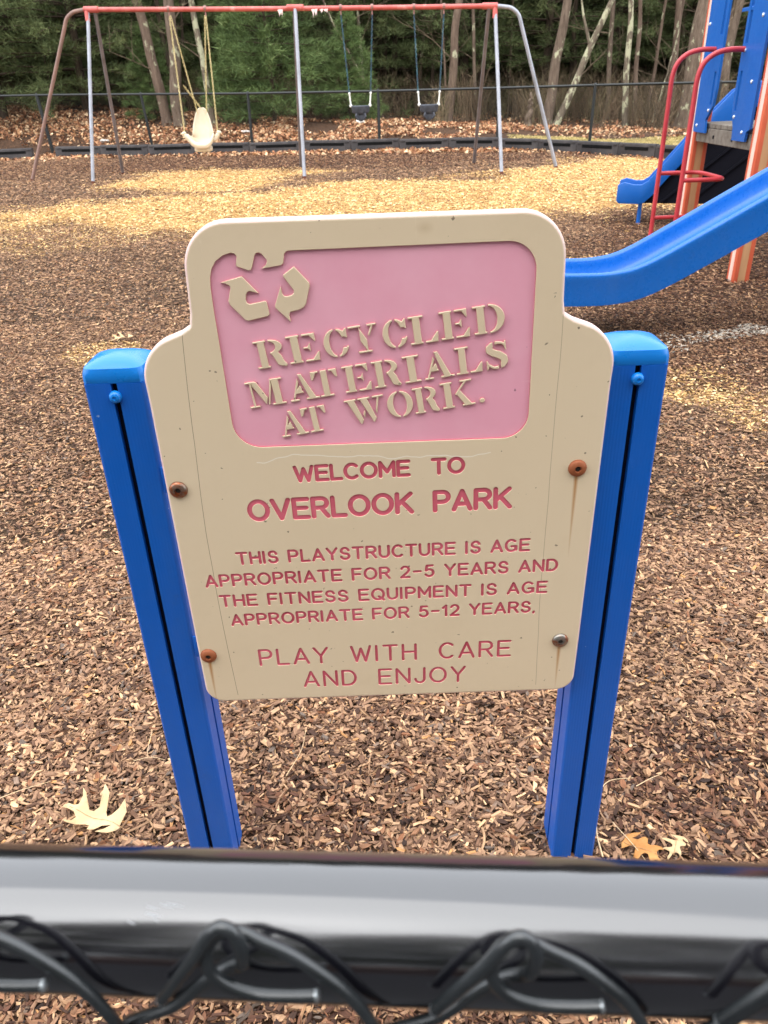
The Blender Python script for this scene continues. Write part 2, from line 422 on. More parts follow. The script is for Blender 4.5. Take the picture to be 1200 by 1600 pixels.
# pale grass strip at right, between the black border and the leaves
grass_mat = mat_instanced('dry_grass', .8, None)
gb = []
for k in range(4):
    V = []; F = []
    for q in range(14):
        a = r2.uniform(0, 6.28); x, y = r2.uniform(-.5, .5), r2.uniform(-.5, .5); hh = r2.uniform(.5, 1.); le = r2.uniform(.1, .7)
        dx, dy = math.cos(a), math.sin(a); o = len(V)
        V += [(x-dy*.03, y+dx*.03, 0), (x+dy*.03, y-dx*.03, 0), (x+dx*le*.5, y+dy*le*.5, hh*.7), (x+dx*le, y+dy*le, hh)]
        F += [(o, o+1, o+2), (o+1, o+3, o+2)]
    gb.append(mesh('tuft', V, F, grass_mat))
n = 9000; x = 3.4+7*rng.random(n); y0 = border_y(x)+.15; y = y0+(fence_y(x)+1.9-y0)*rng.random(n)
k = (y > y0) & (rng.random(n) < np.clip((x-3.2)/1.0, 0, 1)); x, y = x[k], y[k]; n = len(x)
GC = np.array([srgb(*c)[:3] for c in ((206, 184, 124), (186, 168, 106), (222, 202, 148), (156, 144, 90))])
c = GC[rng.integers(0, 4, n)]*(.75+.5*rng.random(n))[:, None]
sc = .09*(.7+.6*rng.random(n))
tag(scatter('grass_strip', np.stack([x, y, height(x, y)], 1), np.stack([0*x, 0*x, rng.random(n)*6.28], 1), np.stack([sc, sc, sc*.6], 1), rng.integers(0, 4, n), np.concatenate([c, np.ones((n, 1))], 1), proto_collection('tuft_shapes', gb)), kind='stuff', label='short pale yellow green grass behind the black border', cat='grass')

# ================================================================== THE SIGN
# ---- contour tools: implicit 2D shapes (negative inside) -> outlines
def box(x0, y0, x1, y1): return lambda X, Y: np.maximum(np.maximum(x0-X, X-x1), np.maximum(y0-Y, Y-y1))
def pol(P):
    P = [(float(a), float(b)) for a, b in P]; ar = sum(P[i-1][0]*P[i][1]-P[i][0]*P[i-1][1] for i in range(len(P)))
    if ar < 0: P = P[::-1]
    def f(X, Y):
        d = np.full(X.shape, -1e9)
        for i in range(len(P)):
            (ax, ay), (bx, by) = P[i-1], P[i]; ex, ey = bx-ax, by-ay; L = math.hypot(ex, ey)
            d = np.maximum(d, ((X-ax)*ey-(Y-ay)*ex)/L)
        return d
    return f
def ell(cx, cy, rx, ry): return lambda X, Y: (np.sqrt(((X-cx)/rx)**2+((Y-cy)/ry)**2)-1)*min(rx, ry)
def U(*fs): return lambda X, Y: np.minimum.reduce([f(X, Y) for f in fs])
def I(*fs): return lambda X, Y: np.maximum.reduce([f(X, Y) for f in fs])
def cut(a, *bs): return lambda X, Y: np.maximum.reduce([a(X, Y)]+[-b(X, Y) for b in bs])
def stroke(P, r):
    rs = r if isinstance(r, (list, tuple)) else [r]*len(P)
    def f(X, Y):
        d = np.full(X.shape, 1e9)
        for i in range(len(P)-1):
            (ax, ay), (bx, by) = P[i], P[i+1]; ex, ey = bx-ax, by-ay; LL = ex*ex+ey*ey+1e-12
            t = np.clip(((X-ax)*ex+(Y-ay)*ey)/LL, 0, 1)
            d = np.minimum(d, np.hypot(X-ax-t*ex, Y-ay-t*ey)-(rs[i]+(rs[i+1]-rs[i])*t))
        return d
    return f
def rdp(P, tol):
    P = np.asarray(P); keep = np.zeros(len(P), bool); keep[0] = keep[-1] = True; st = [(0, len(P)-1)]
    while st:
        a, b = st.pop()
        if b-a < 2: continue
        d = P[b]-P[a]; L = np.hypot(*d)+1e-12; q = P[a+1:b]-P[a]
        h = np.abs(q[:, 0]*d[1]-q[:, 1]*d[0])/L if L > 1e-9 else np.hypot(q[:, 0], q[:, 1])
        i = int(h.argmax())
        if h[i] > tol: keep[a+1+i] = True; st += [(a, a+1+i), (a+1+i, b)]
    return P[keep]
def contours(f, x0, y0, x1, y1, h=.4, tol=.035):
    xs = np.arange(x0-2*h, x1+3*h, h); ys = np.arange(y0-2*h, y1+3*h, h); X, Y = np.meshgrid(xs, ys); G = f(X, Y)+1e-7
    s = G < 0; code = s[:-1, :-1]*1+s[:-1, 1:]*2+s[1:, 1:]*4+s[1:, :-1]*8
    nxt = {}
    def pt(e):
        k, j, i = e
        if k == 0: a, b = G[j, i], G[j, i+1]; return (xs[i]+h*a/(a-b), ys[j])
        a, b = G[j, i], G[j+1, i]; return (xs[i], ys[j]+h*a/(a-b))
    T = {1: [(3, 0)], 2: [(0, 1)], 3: [(3, 1)], 4: [(1, 2)], 6: [(0, 2)], 7: [(3, 2)], 8: [(2, 3)], 9: [(2, 0)], 11: [(2, 1)], 12: [(1, 3)], 13: [(1, 0)], 14: [(0, 3)], 5: [(3, 0), (1, 2)], 10: [(0, 1), (2, 3)]}
    for j, i in zip(*np.nonzero((code > 0) & (code < 15))):
        E_ = [(0, j, i), (1, j, i+1), (0, j+1, i), (1, j, i)]
        for a, b in T[int(code[j, i])]: nxt[E_[a]] = E_[b]
    out = []
    while nxt:
        st = next(iter(nxt)); P = []; e = st
        while e in nxt: P.append(pt(e)); e = nxt.pop(e)
        if len(P) > 5:
            P = np.array(P+[P[0]]); m_ = len(P)//2
            A = rdp(P[:m_+1], tol); B = rdp(P[m_:], tol); Q = np.concatenate([A, B[1:-1]])
            if len(Q) > 2: out.append(Q)
    return out

# ---- raised stencil serif letters, cap height 40
def stem(x=5): return U(box(x, 0, x+10, 40), box(x-5, 0, x+14.5, 3.6), box(x-5, 36.4, x+14.5, 40), pol([(x-1.5, 3), (x, 6), (x, 3)]), pol([(x-1.5, 37), (x, 34), (x, 37)]))
def ring(cx, rx, ix, cy=20, ry=20.6, iy=17): return cut(ell(cx, cy, rx, ry), ell(cx, cy, ix, iy))
ST = {
 'R': (43, U(cut(stem(), box(17, -1, 30, 41)), I(U(cut(ell(19.5, 29, 17.5, 11), ell(19, 29.3, 8.5, 7.2)), stroke([(26, 19), (29, 13), (31, 6), (36, 2)], [4.8, 5.4, 5.2, 3.2])), box(19.6, -2, 50, 41)))),
 'E': (38, U(cut(stem(), box(16.6, -1, 30, 41)), box(19, 36.4, 35.5, 40), pol([(28, 37), (35.5, 37), (35.5, 27.5), (33.6, 27.5)]), box(19, 18.6, 26.5, 21.8), pol([(23, 20), (28, 27.5), (28, 13)]), box(19, 0, 37, 3.6), pol([(28, 3), (37, 3), (38, 13), (35.6, 13)]))),
 'C': (36, cut(U(cut(ring(19, 18, 9), box(21, 13, 40, 27)), pol([(28, 34), (33.5, 39.5), (35.5, 39.5), (35.5, 25.5), (32.5, 25.5)]), stroke([(34, 13), (31, 6.5)], 1.6)), box(17.5, -2, 20.3, 42), box(35.6, -5, 60, 50))),
 'Y': (41, U(box(0, 36.4, 18.5, 40), pol([(4.5, 37), (15.5, 37), (25.2, 19), (25.2, 0), (15.2, 0), (15.2, 17)]), box(10, 0, 30.5, 3.6), box(27.2, 36.4, 41, 40), pol([(32.5, 37), (36.5, 37), (29.8, 22.5), (26.8, 24.5)]))),
 'L': (37, U(cut(stem(), box(16.6, -1, 18.2, 20), box(18.2, -1, 30, 20)), box(19, 0, 36, 3.6), pol([(25.5, 3), (36, 3), (37, 15), (34.5, 15)]))),
 'D': (41, U(cut(stem(), box(17, -1, 30, 41)), I(ring(19.8, 20.5, 10.5), box(20, -2, 50, 42)))),
 'M': (49, U(box(0, 36.4, 14, 40), box(5.5, 3, 8.8, 37), box(0, 0, 14, 3.6), cut(pol([(6, 39), (15.5, 39), (26.6, 13), (22.6, 2)]), box(4, 0, 8.8, 40), pol([(8.8, 0), (8.8, 27), (20.5, 3)])), box(5.5, 3, 8.6, 39), pol([(24.6, 2), (27.4, 2), (34.6, 31), (34.6, 39), (33, 39)]), box(34.4, 0, 44.4, 40), box(30.5, 0, 49, 3.6), box(33, 36.4, 49, 40))),
 'A': (43, U(pol([(16.5, 40), (22.5, 40), (38.5, 2), (27.8, 2)]), box(23, 0, 43, 3.6), cut(U(pol([(3.5, 2), (7, 2), (19, 33), (15.4, 35)]), box(9.5, 11, 24, 14.8), box(0, 0, 13.4, 3.6), pol([(9, 14), (20, 14), (20, 22), (18, 24)])), pol([(13.4, 42), (18.5, 42), (32.5, 0), (25, 0)])))),
 'T': (40, U(box(15, 0, 25, 40), box(9.5, 0, 30.5, 3.6), box(0, 36.4, 12.4, 40), pol([(0, 37), (8.5, 37), (3.4, 27), (0, 27)]), box(27.6, 36.4, 40, 40), pol([(40, 37), (31.5, 37), (36.6, 27), (40, 27)]))),
 'I': (21, U(box(5.5, 0, 15.5, 40), box(0, 0, 21, 3.6), box(0, 36.4, 21, 40))),
 'S': (34, cut(U(stroke([(29.5, 33), (25, 37), (17, 38), (10.5, 36), (6.8, 31.5), (7, 28), (12, 24), (20, 20.5), (26.3, 15.5), (27.3, 10.5), (24.5, 5.5), (18, 2.4), (11, 2.4), (5, 7)], [1.8, 2, 2.4, 3.6, 5, 5.2, 5.4, 5.6, 5.6, 5.4, 4.2, 2.6, 2.2, 2]), pol([(26.5, 34), (29, 40), (31.2, 40), (31.2, 26), (29, 26)]), pol([(1, 0), (3.2, 0), (6, 6), (3.4, 14), (1, 14)])), box(12.6, 31.8, 15, 42), box(18.8, -2, 21.2, 8))),
 'W': (56, U(box(0, 36.4, 17.5, 40), pol([(4, 37), (15, 37), (23.6, 6), (20.6, 0), (18, 0)]), pol([(25.4, 8), (28, 17), (26.5, 22), (23.5, 14)]), box(19, 36.4, 37, 40), pol([(22.6, 37), (33.4, 37), (42, 6), (39, 0), (36.5, 0)]), box(40, 36.4, 56, 40), pol([(46.5, 37), (50.3, 37), (43.6, 11), (41.9, 17)]))),
 'O': (41, cut(ring(20.5, 20, 10), box(19, -2, 22, 42))),
 'K': (47, U(cut(stem(), box(17.4, -1, 30, 41)), box(28, 36.4, 45, 40), pol([(34, 37.5), (38.5, 37.5), (21.6, 17.5), (19.2, 20)]), box(28, 0, 47, 3.6), pol([(21.8, 19), (27, 26), (42.8, 2), (31.5, 2)]))),
 '.': (8, ell(4, 4, 4, 4)),
}
# ---- routed single stroke letters (unit height, centre lines)
def arc(cx, cy, rx, ry, a0, a1, n=16): return [(cx+rx*math.cos(R(a0+(a1-a0)*k/n)), cy+ry*math.sin(R(a0+(a1-a0)*k/n))) for k in range(n+1)]
RT = {
 'A': (.80, [[(0, 0), (.4, 1), (.8, 0)], [(.13, .3), (.67, .3)]]), 'C': (.76, [arc(.42, .5, .42, .5, 48, 312, 22)]),
 'D': (.74, [[(0, 0), (0, 1), (.3, 1)]+arc(.3, .5, .44, .5, 90, -90, 16)+[(0, 0)]]), 'E': (.66, [[(.66, 1), (0, 1), (0, 0), (.66, 0)], [(0, .52), (.58, .52)]]),
 'F': (.62, [[(.62, 1), (0, 1), (0, 0)], [(0, .5), (.54, .5)]]), 'G': (.82, [arc(.42, .5, .42, .5, 48, 320, 20)+[(.8, .42), (.45, .42)], [(.8, .42), (.8, .1)]]),
 'H': (.72, [[(0, 0), (0, 1)], [(.72, 0), (.72, 1)], [(0, .52), (.72, .52)]]), 'I': (.0, [[(0, 0), (0, 1)]]),
 'J': (.52, [[(.52, 1), (.52, .26)]+arc(.26, .26, .26, .26, 0, -180, 10)]), 'K': (.70, [[(0, 0), (0, 1)], [(.66, 1), (0, .38)], [(.22, .6), (.70, 0)]]),
 'L': (.58, [[(0, 1), (0, 0), (.58, 0)]]), 'M': (.84, [[(0, 0), (0, 1), (.42, .3), (.84, 1), (.84, 0)]]), 'N': (.72, [[(0, 0), (0, 1), (.72, 0), (.72, 1)]]),
 'O': (.88, [arc(.44, .5, .44, .5, 0, 360, 30)]), 'P': (.66, [[(0, 0), (0, 1), (.38, 1)]+arc(.38, .73, .28, .27, 90, -90, 10)+[(0, .46)]]),
 'Q': (.88, [arc(.44, .5, .44, .5, 0, 360, 30), [(.5, .28), (.88, -.04)]]), 'R': (.70, [[(0, 0), (0, 1), (.4, 1)]+arc(.4, .74, .28, .26, 90, -90, 10)+[(0, .48)], [(.38, .48), (.70, 0)]]),
 'S': (.66, [[(.61, .78)]+arc(.33, .75, .27, .25, 20, 90, 5)+arc(.33, .75, .28, .25, 90, 250, 9)+[(.40, .47)]+arc(.33, .25, .31, .25, 58, -90, 10)+arc(.33, .25, .31, .25, -90, -170, 6)]),
 'T': (.74, [[(0, 1), (.74, 1)], [(.37, 1), (.37, 0)]]), 'U': (.70, [[(0, 1), (0, .35)]+arc(.35, .35, .35, .35, 180, 360, 14)+[(.70, 1)]]),
 'V': (.78, [[(0, 1), (.39, 0), (.78, 1)]]), 'W': (1.06, [[(0, 1), (.27, 0), (.53, .86), (.79, 0), (1.06, 1)]]), 'Y': (.74, [[(0, 1), (.37, .46), (.74, 1)], [(.37, .46), (.37, 0)]]),
 '1': (.24, [[(0, .76), (.24, 1), (.24, 0)]]), '2': (.62, [arc(.31, .71, .29, .29, 160, -20, 12)+[(.48, .45), (0, 0), (.62, 0)]]),
 '5': (.62, [[(.56, 1), (.12, 1), (.05, .55)]+arc(.30, .32, .32, .32, 130, -150, 18)]), '-': (.62, [[(.06, .5), (.56, .5)]]), '.': (0, [[(0, 0), (-.02, -.12)]]), ',': (0, [[(0, 0), (-.04, -.14)]]),
}
def xf(P, o, ang, sx=1, sy=1):
    ca, sa = math.cos(ang), math.sin(ang); P = np.asarray(P)*[sx, sy]
    return np.stack([o[0]+P[:, 0]*ca-P[:, 1]*sa, o[1]+P[:, 0]*sa+P[:, 1]*ca], 1)
engraved = []   # list of (char, [loops])
def route(text, BL, BR, hgt, r, gap=.34, space=.95):
    ang = math.atan2(BR[1]-BL[1], BR[0]-BL[0]); tot = math.hypot(BR[0]-BL[0], BR[1]-BL[1])
    Hh = hgt-2*r; x = 0; pos = []
    for c in text:
        if c == ' ': x += space-gap; continue
        pos.append((c, x)); x += RT[c][0]+gap+(.06 if c in 'I1' else 0)
    x -= gap; sx = (tot-2*r)/x
    for c, px in pos:
        w_, ls = RT[c]
        fs = [stroke([(a*sx, b*Hh) for a, b in l], r) for l in ls]
        lo = contours(U(*fs), -r-2, -r-6, w_*sx+r+2, Hh+r+1, .3, .03)
        engraved.append((c, [xf(np.asarray(q)+[px*sx+r, r], BL, ang) for q in lo]))
route('WELCOME TO', (-132.4, 426.6), (123.1, 432.7), 28.3, 2.85, .27, 1.5)
route('OVERLOOK PARK', (-208, 362.2), (196, 369.8), 38.5, 3.7, .27, 1.15)
route('THIS PLAYSTRUCTURE IS AGE', (-236, 284.2), (228.5, 291.6), 24.5, 2.2, .33)
route('APPROPRIATE FOR 2-5 YEARS AND', (-291, 243.2), (275.5, 252), 24.5, 2.2, .33)
route('THE FITNESS EQUIPMENT IS AGE', (-273, 203.6), (261.5, 210), 24.5, 2.2, .33)
route('APPROPRIATE FOR 5-12 YEARS.', (-259.4, 164.6), (244, 171.4), 24.5, 2.2, .33)
route('PLAY WITH CARE', (-222, 78), (208.5, 80), 36, 2.3, .36, 1.4)
route('AND ENJOY', (-150.3, 27), (132, 26.6), 36, 2.3, .36, 1.4)

raised = []
def stencil(items, o, ang, Hh):
    for c, a, b in items:
        w_, f = ST[c]; s_ = (b-a)/w_
        for q in contours(lambda X, Y, f=f: f(X, Y)+.3, 0, 0, w_, 40, .4, .04): raised.append((c, xf(q, (0, 0), 0, s_, Hh/40), a, o, ang))
z5 = .3228
A_ = math.atan2(645.7-603.7, 334.8)
stencil([(c, (a-30)*z5, (b-30)*z5) for c, a, b in (('R', 30, 172), ('E', 170, 305), ('C', 322, 432), ('Y', 437, 558), ('C', 574, 682), ('L', 690, 813), ('E', 820, 946), ('D', 960, 1096))], (-166.6, 603.7), A_, 39.5)
stencil([(c, (a-8)*z5*1.002, (b-8)*z5*1.002) for c, a, b in (('M', 8, 172), ('A', 190, 320), ('T', 296, 412), ('E', 434, 553), ('R', 562, 692), ('I', 696, 768), ('A', 782, 912), ('L', 920, 1036), ('S', 1048, 1150))], (-184.2, 546.3), math.atan2(49.3, 369), 39.5)
stencil([(c, (a-162)*z5, (b-162)*z5) for c, a, b in (('A', 162, 286), ('T', 267, 378), ('W', 465, 640), ('O', 648, 766), ('R', 767, 888), ('K', 890, 1036), ('.', 1053, 1078))], (-143.0, 500.3), math.atan2(46, 306), 39.5)

# ---- outline of the panel (mm, x across, z up from its bottom edge)
def rarc(cx, cz, r, a0, a1, n=10): return arc(cx, cz, r, r, a0, a1, n)
half = [(0, 0)]+rarc(290, 32, 32, -90, 0)+[(323, 120), (326, 560)]+rarc(263, 592, 64, 0, 66, 12)+[(266, 659)]+rarc(260, 672, 8, 250, 180, 4)+[(250, 684)]+rarc(188, 740, 60, 3, 90, 12)+[(0, 800)]
outline = half+[(-x, z) for x, z in half[::-1][1:-1]]
window = [(-216, 657), (-217, 686), (-217.1, 717), (-216, 729.4), (-213, 740.5), (-206.2, 750.6), (-195.6, 757.6), (-185.7, 760.3), (-181, 759.3), (-178.4, 755), (-180.7, 745.1), (-179.6, 743.1), (-165, 737.4), (-161.8, 738.4), (-159.6, 742.4), (-155.5, 755.6), (-153.2, 758.8), (-149.4, 759.4), (-146.2, 757.7), (-140.4, 750.4), (-140.1, 747.8), (-142.2, 743.8), (-148.2, 739.3), (-122.2, 742.7), (-119.2, 745.1), (-116.7, 757), (-113.7, 759.9), (-108.9, 760.6)]+rarc(172, 725, 38, 90, 0, 12)+rarc(175, 525, 37, 0, -90, 12)+rarc(-173, 527, 40, -90, -180, 12)
arrowL = [(-203.6, 723.5), (-174.8, 730.7), (-155.1, 708.1), (-166.7, 711.0), (-169.6, 709.9), (-171.7, 706.5), (-172.8, 700.3), (-171.9, 696.3), (-168.6, 694.3), (-147.0, 698.0), (-145.5, 695.8), (-143.4, 680.9), (-144.8, 678.1), (-147.8, 676.8), (-172.6, 671.9), (-176.7, 673.2), (-194.8, 694.0), (-196.3, 699.0), (-191.3, 716.2), (-192.3, 719.0), (-197.5, 721.9)]
arrowR = [(-105.8, 740.8), (-87.4, 719.6), (-87.0, 715.4), (-93.8, 692.0), (-97.7, 687.1), (-103.6, 684.5), (-115.9, 681.7), (-117.2, 678.6), (-116.0, 668.5), (-135.0, 688.0), (-135.2, 691.3), (-125.4, 716.5), (-123.9, 706.3), (-121.7, 703.4), (-118.3, 702.9), (-112.5, 704.1), (-109.2, 706.5), (-108.6, 709.9), (-120.8, 728.2), (-120.6, 730.9)]

# ---- materials
def mat_cream(marks=False):
    m = M('cream_plastic', .42, .4)
    n1 = m.noise(.9, 3, .6); base = m.ramp(n1, [(.35, srgb(212, 190, 158)), (.65, srgb(217, 197, 167))])
    spk = m.noise(95, 2, .5); dk = m.ramp(spk, [(.735, (0, 0, 0, 1)), (.755, (.75, .75, .75, 1))])
    base = m.mix(dk, base, (.10, .07, .05, 1))
    gr = m.noise(4.5, 8, .75); base = m.mix(m.ramp(gr, [(.54, (0, 0, 0, 1)), (.75, (.16,)*3+(1,))]), base, srgb(182, 158, 124))
    sc2 = m.noise(2.2, 7, .8, stretch=(9, 9, 1.2)); base = m.mix(m.ramp(sc2, [(.66, (0, 0, 0, 1)), (.70, (.35,)*3+(1,))]), base, srgb(232, 218, 196))
    fine = m.noise(3.0, 6, .6, stretch=(60, 60, 1)); m.roughness(m.ramp(fine, [(.3, (.36,)*3+(1,)), (.7, (.5,)*3+(1,))]))
    if marks:
        xyz = m.n('ShaderNodeSeparateXYZ'); m.l(m.coord(), xyz.inputs[0]); x, z = xyz.outputs[0], xyz.outputs[2]
        wob = m.math('MULTIPLY', m.math('SUBTRACT', m.noise(2.2, 3, .5), .5), .05)
        def line(px, w_, z0, z1, colr, amt):   # near-vertical line x = px(z)
            nonlocal base
            d = m.math('ABSOLUTE', m.math('SUBTRACT', x, px))
            f = m.math('LESS_THAN', d, w_)
            f = m.math('MULTIPLY', f, m.math('MULTIPLY', m.math('GREATER_THAN', z, z0), m.math('LESS_THAN', z, z1)))
            base = m.mix(m.math('MULTIPLY', f, amt), base, colr)
        # long hairline cracks on both sides (z measured from the ground)
        q = m.math('MULTIPLY', m.math('POWER', m.math('SUBTRACT', z, .80), 2), .12)
        line(m.math('ADD', m.math('SUBTRACT', -.277, m.math('MULTIPLY', q, -1)), m.math('MULTIPLY', wob, .28)), .00045, .50, 1.155, (.16, .11, .07, 1), .75)
        line(m.math('SUBTRACT', m.math('ADD', .250, m.math('MULTIPLY', wob, .5)), m.math('MULTIPLY', m.math('SUBTRACT', z, .8), .01)), .00045, .50, 1.155, (.20, .14, .09, 1), .55)
        # white scuff below the window
        wz = m.math('MULTIPLY', m.math('SUBTRACT', m.noise(11, 3, .55, stretch=(1, 1, 0.02)), .5), .034)
        d = m.math('ABSOLUTE', m.math('SUBTRACT', m.math('ADD', z, wz), .952))
        f = m.math('MULTIPLY', m.math('LESS_THAN', d, .0008), m.math('MULTIPLY', m.math('GREATER_THAN', x, -.185), m.math('LESS_THAN', x, .16)))
        base = m.mix(m.math('MULTIPLY', f, .55), base, (.85, .80, .72, 1))
        # rust runs below the bolts
        for bx, bz, L, am in ((.290, .912, .15, .95), (-.306, .581, .10, 1.0), (.2904, .588, .10, .9)):
            dz = m.math('DIVIDE', m.math('SUBTRACT', bz, z), L); cl = m.math('MULTIPLY', m.math('GREATER_THAN', dz, 0), m.math('SUBTRACT', 1, dz, clamp=True))
            d = m.math('ABSOLUTE', m.math('SUBTRACT', m.math('ADD', x, m.math('MULTIPLY', wob, .12)), bx))
            wdt = m.math('MULTIPLY_ADD', cl, .0035, .0012)
            f = m.math('MULTIPLY', m.math('SUBTRACT', 1, m.math('DIVIDE', d, wdt), clamp=True), m.math('POWER', cl, .7))
            base = m.mix(m.math('MULTIPLY', f, am), base, srgb(164, 104, 28))
        # faint brown spot near the top edge
        d = m.math('SQRT', m.math('ADD', m.math('POWER', m.math('SUBTRACT', x, .064), 2), m.math('POWER', m.math('MULTIPLY', m.math('SUBTRACT', z, 1.268), 1.5), 2)))
        base = m.mix(m.math('MULTIPLY', m.math('SUBTRACT', 1, m.math('DIVIDE', d, .014), clamp=True), .35), base, srgb(170, 140, 100))
    m.color(base); m.bump(fine, .04, .002); return m.m
cream = mat_cream(True)
def mat_pink(name, c1, c2, rough=.5):
    m = M(name, rough, .35); n1 = m.noise(7, 4, .6); c = m.ramp(n1, [(.35, c1), (.65, c2)])
    spk = m.noise(80, 2, .5); c = m.mix(m.ramp(spk, [(.75, (0, 0, 0, 1)), (.77, (.6, .6, .6, 1))]), c, (.10, .04, .05, 1))
    sc = m.noise(5, 6, .7, stretch=(.6, 1, 9)); c = m.mix(m.ramp(sc, [(.66, (0, 0, 0, 1)), (.74, (.3,)*3+(1,))]), c, srgb(245, 225, 222))
    m.color(c); m.bump(m.noise(4, 5, .6, stretch=(2, 2, 60)), .05, .002); return m.m
pink = mat_pink('faded_pink_plastic', srgb(226, 158, 174), srgb(230, 167, 182))
rose = mat_pink('rose_plastic', srgb(198, 84, 100), srgb(216, 108, 124), .5)
deep = mat_pink('rose_cut_edge', srgb(180, 72, 90), srgb(196, 92, 108), .5)
edge = M('pale_edge', .5, .4); edge.color(edge.ramp(edge.noise(9, 3, .6), [(.35, srgb(226, 204, 188)), (.65, srgb(232, 196, 190))])); edge = edge.m

def fill_curve(loops, thick, bev, face_y, rnd=None):
    """loops in mm -> plate with chamfered outlines; front face at world y = face_y (towards the camera is -y)"""
    from mathutils.geometry import delaunay_2d_cdt
    loops = [np.asarray(l, float)[:, :2] for l in loops]
    def inside(px, py, l):
        x1, y1 = l[:, 0], l[:, 1]; x2, y2 = np.roll(x1, -1), np.roll(y1, -1)
        px = np.atleast_1d(px)[:, None]; py = np.atleast_1d(py)[:, None]
        c = ((y1 > py) != (y2 > py)) & (px < (x2-x1)*(py-y1)/(y2-y1+1e-12)+x1)
        return c.sum(1) % 2 == 1
    bb = [(l.min(0), l.max(0)) for l in loops]; front = []; off = 0; V = []; F = []; E_ = []
    for i, l in enumerate(loops):
        d = sum(bool(inside(l[0, 0], l[0, 1], q)[0]) for j, q in enumerate(loops) if j != i and (bb[j][0] < l[0]).all() and (bb[j][1] > l[0]).all())
        ar = np.sum(l[:, 0]*np.roll(l[:, 1], -1)-np.roll(l[:, 0], -1)*l[:, 1])
        if (ar > 0) != (d % 2 == 0): l = l[::-1]          # material always on the left
        loops[i] = l
        e = np.roll(l, -1, 0)-l; e /= np.hypot(e[:, 0], e[:, 1])[:, None]+1e-12; n1 = np.stack([-e[:, 1], e[:, 0]], 1); n0 = np.roll(n1, 1, 0)
        mt = n0+n1; ln = np.hypot(mt[:, 0], mt[:, 1])[:, None]+1e-9; mt /= ln; k = np.clip(1/np.maximum((mt*n1).sum(1), .45), 1, 2)[:, None]
        front.append(l+mt*k*(rnd[0][0] if rnd and i == 0 else bev)); mts = (l, mt*k) if i == 0 else mts
    P = np.concatenate(front); o = 0
    for l in front: E_ += [(o+k, o+(k+1) % len(l)) for k in range(len(l))]; o += len(l)
    vo, eo, fo, ov, oe, of = delaunay_2d_cdt([Vector(p) for p in P], E_, [], 0, 1e-5)
    vo = np.array([tuple(v) for v in vo]); fo = np.array([tuple(f) for f in fo]); cen = vo[fo].mean(1); par = np.zeros(len(fo), int)
    for l in front: par += inside(cen[:, 0], cen[:, 1], l)
    fo = fo[par % 2 == 1]
    Y0, Y1, Y2, Y3 = 0, bev, thick-bev, thick
    V += [(p[0], Y0, p[1]) for p in vo]; F += [tuple(f) for f in fo]; nb = len(V)
    V += [(p[0], Y3, p[1]) for p in vo]; F += [tuple(int(q)+nb for q in f[::-1]) for f in fo]
    for li, (l, fr_) in enumerate(zip(loops, front)):
        if rnd and li == 0:
            n = len(l); o = len(V)
            for ins_, yy in rnd: q_ = mts[0]+mts[1]*ins_; V += [(p[0], yy, p[1]) for p in q_]
            for r_ in range(len(rnd)-1): F += [(o+r_*n+k, o+(r_+1)*n+k, o+(r_+1)*n+(k+1) % n, o+r_*n+(k+1) % n) for k in range(n)]
            continue
        n = len(l); o = len(V); V += [(p[0], Y0, p[1]) for p in fr_]+[(p[0], Y1, p[1]) for p in l]+[(p[0], Y2, p[1]) for p in l]+[(p[0], Y3, p[1]) for p in fr_]
        for r_ in range(3): F += [(o+r_*n+k, o+(r_+1)*n+k, o+(r_+1)*n+(k+1) % n, o+r_*n+(k+1) % n) for k in range(n)]
    V = [(x*.001, y*.001+face_y, z*.001+.485) for x, y, z in V]
    return mesh('plate', V, [tuple(int(q) for q in f) for f in F])
YP = 1.030                      # front face of the panel
SY = 1.05
sign = thing('park_sign', 'cream and pink playground sign board between two blue posts', 'sign', (0, SY+.045, 0))
def place(me_, name, parent):
    off = wloc(parent); me_.transform(Matrix.Translation(-off)); return add(name, me_, parent)
# body of the panel with rounded edge
me = fill_curve([outline], 15.0, 1.6, YP+.0041, rnd=[(1.5, 0), (.1, .05), (0, 1), (0, 12), (.6, 14), (1.6, 15)]); me.materials.append(edge)
me.polygons.foreach_set('use_smooth', [True]*len(me.polygons)); me.set_sharp_from_angle(angle=R(30))
for v in me.vertices: pass
panel = place(me, 'panel', sign); panel['label'] = 'shouldered cream plastic panel with pink window and engraved pink text'
# front skin with the window and every routed letter cut through
me = fill_curve([outline, window]+[q for c, ls in engraved for q in ls], 4.0, .55, YP, rnd=[(5.0, 0), (3.6, .25), (2.3, .85), (1.2, 1.7), (.5, 2.7), (.1, 4.0)])
for q in (cream, deep, edge): me.materials.append(q)
OD = np.concatenate([np.linspace(outline[k-1], outline[k], 60) for k in range(len(outline))])
mi = []
for p in me.polygons:
    c = p.center; ny = abs(p.normal.y)
    if ny > .9995: mi.append(0); continue
    dist = np.hypot(OD[:, 0]-c.x*1000, OD[:, 1]-(c.z*1000-485)).min()
    mi.append((2 if ny < .97 else 0) if dist < 7 else (0 if ny > .3 else 1))
me.polygons.foreach_set('material_index', mi)
me.transform(Matrix.Translation(-wloc(panel)))
me_off = wloc(panel)
# keep shader coordinates in world axes: object origin at x=0, z=0
add('face_skin', me, panel, loc=(0, 0, 0))
skin = panel.children[-1]
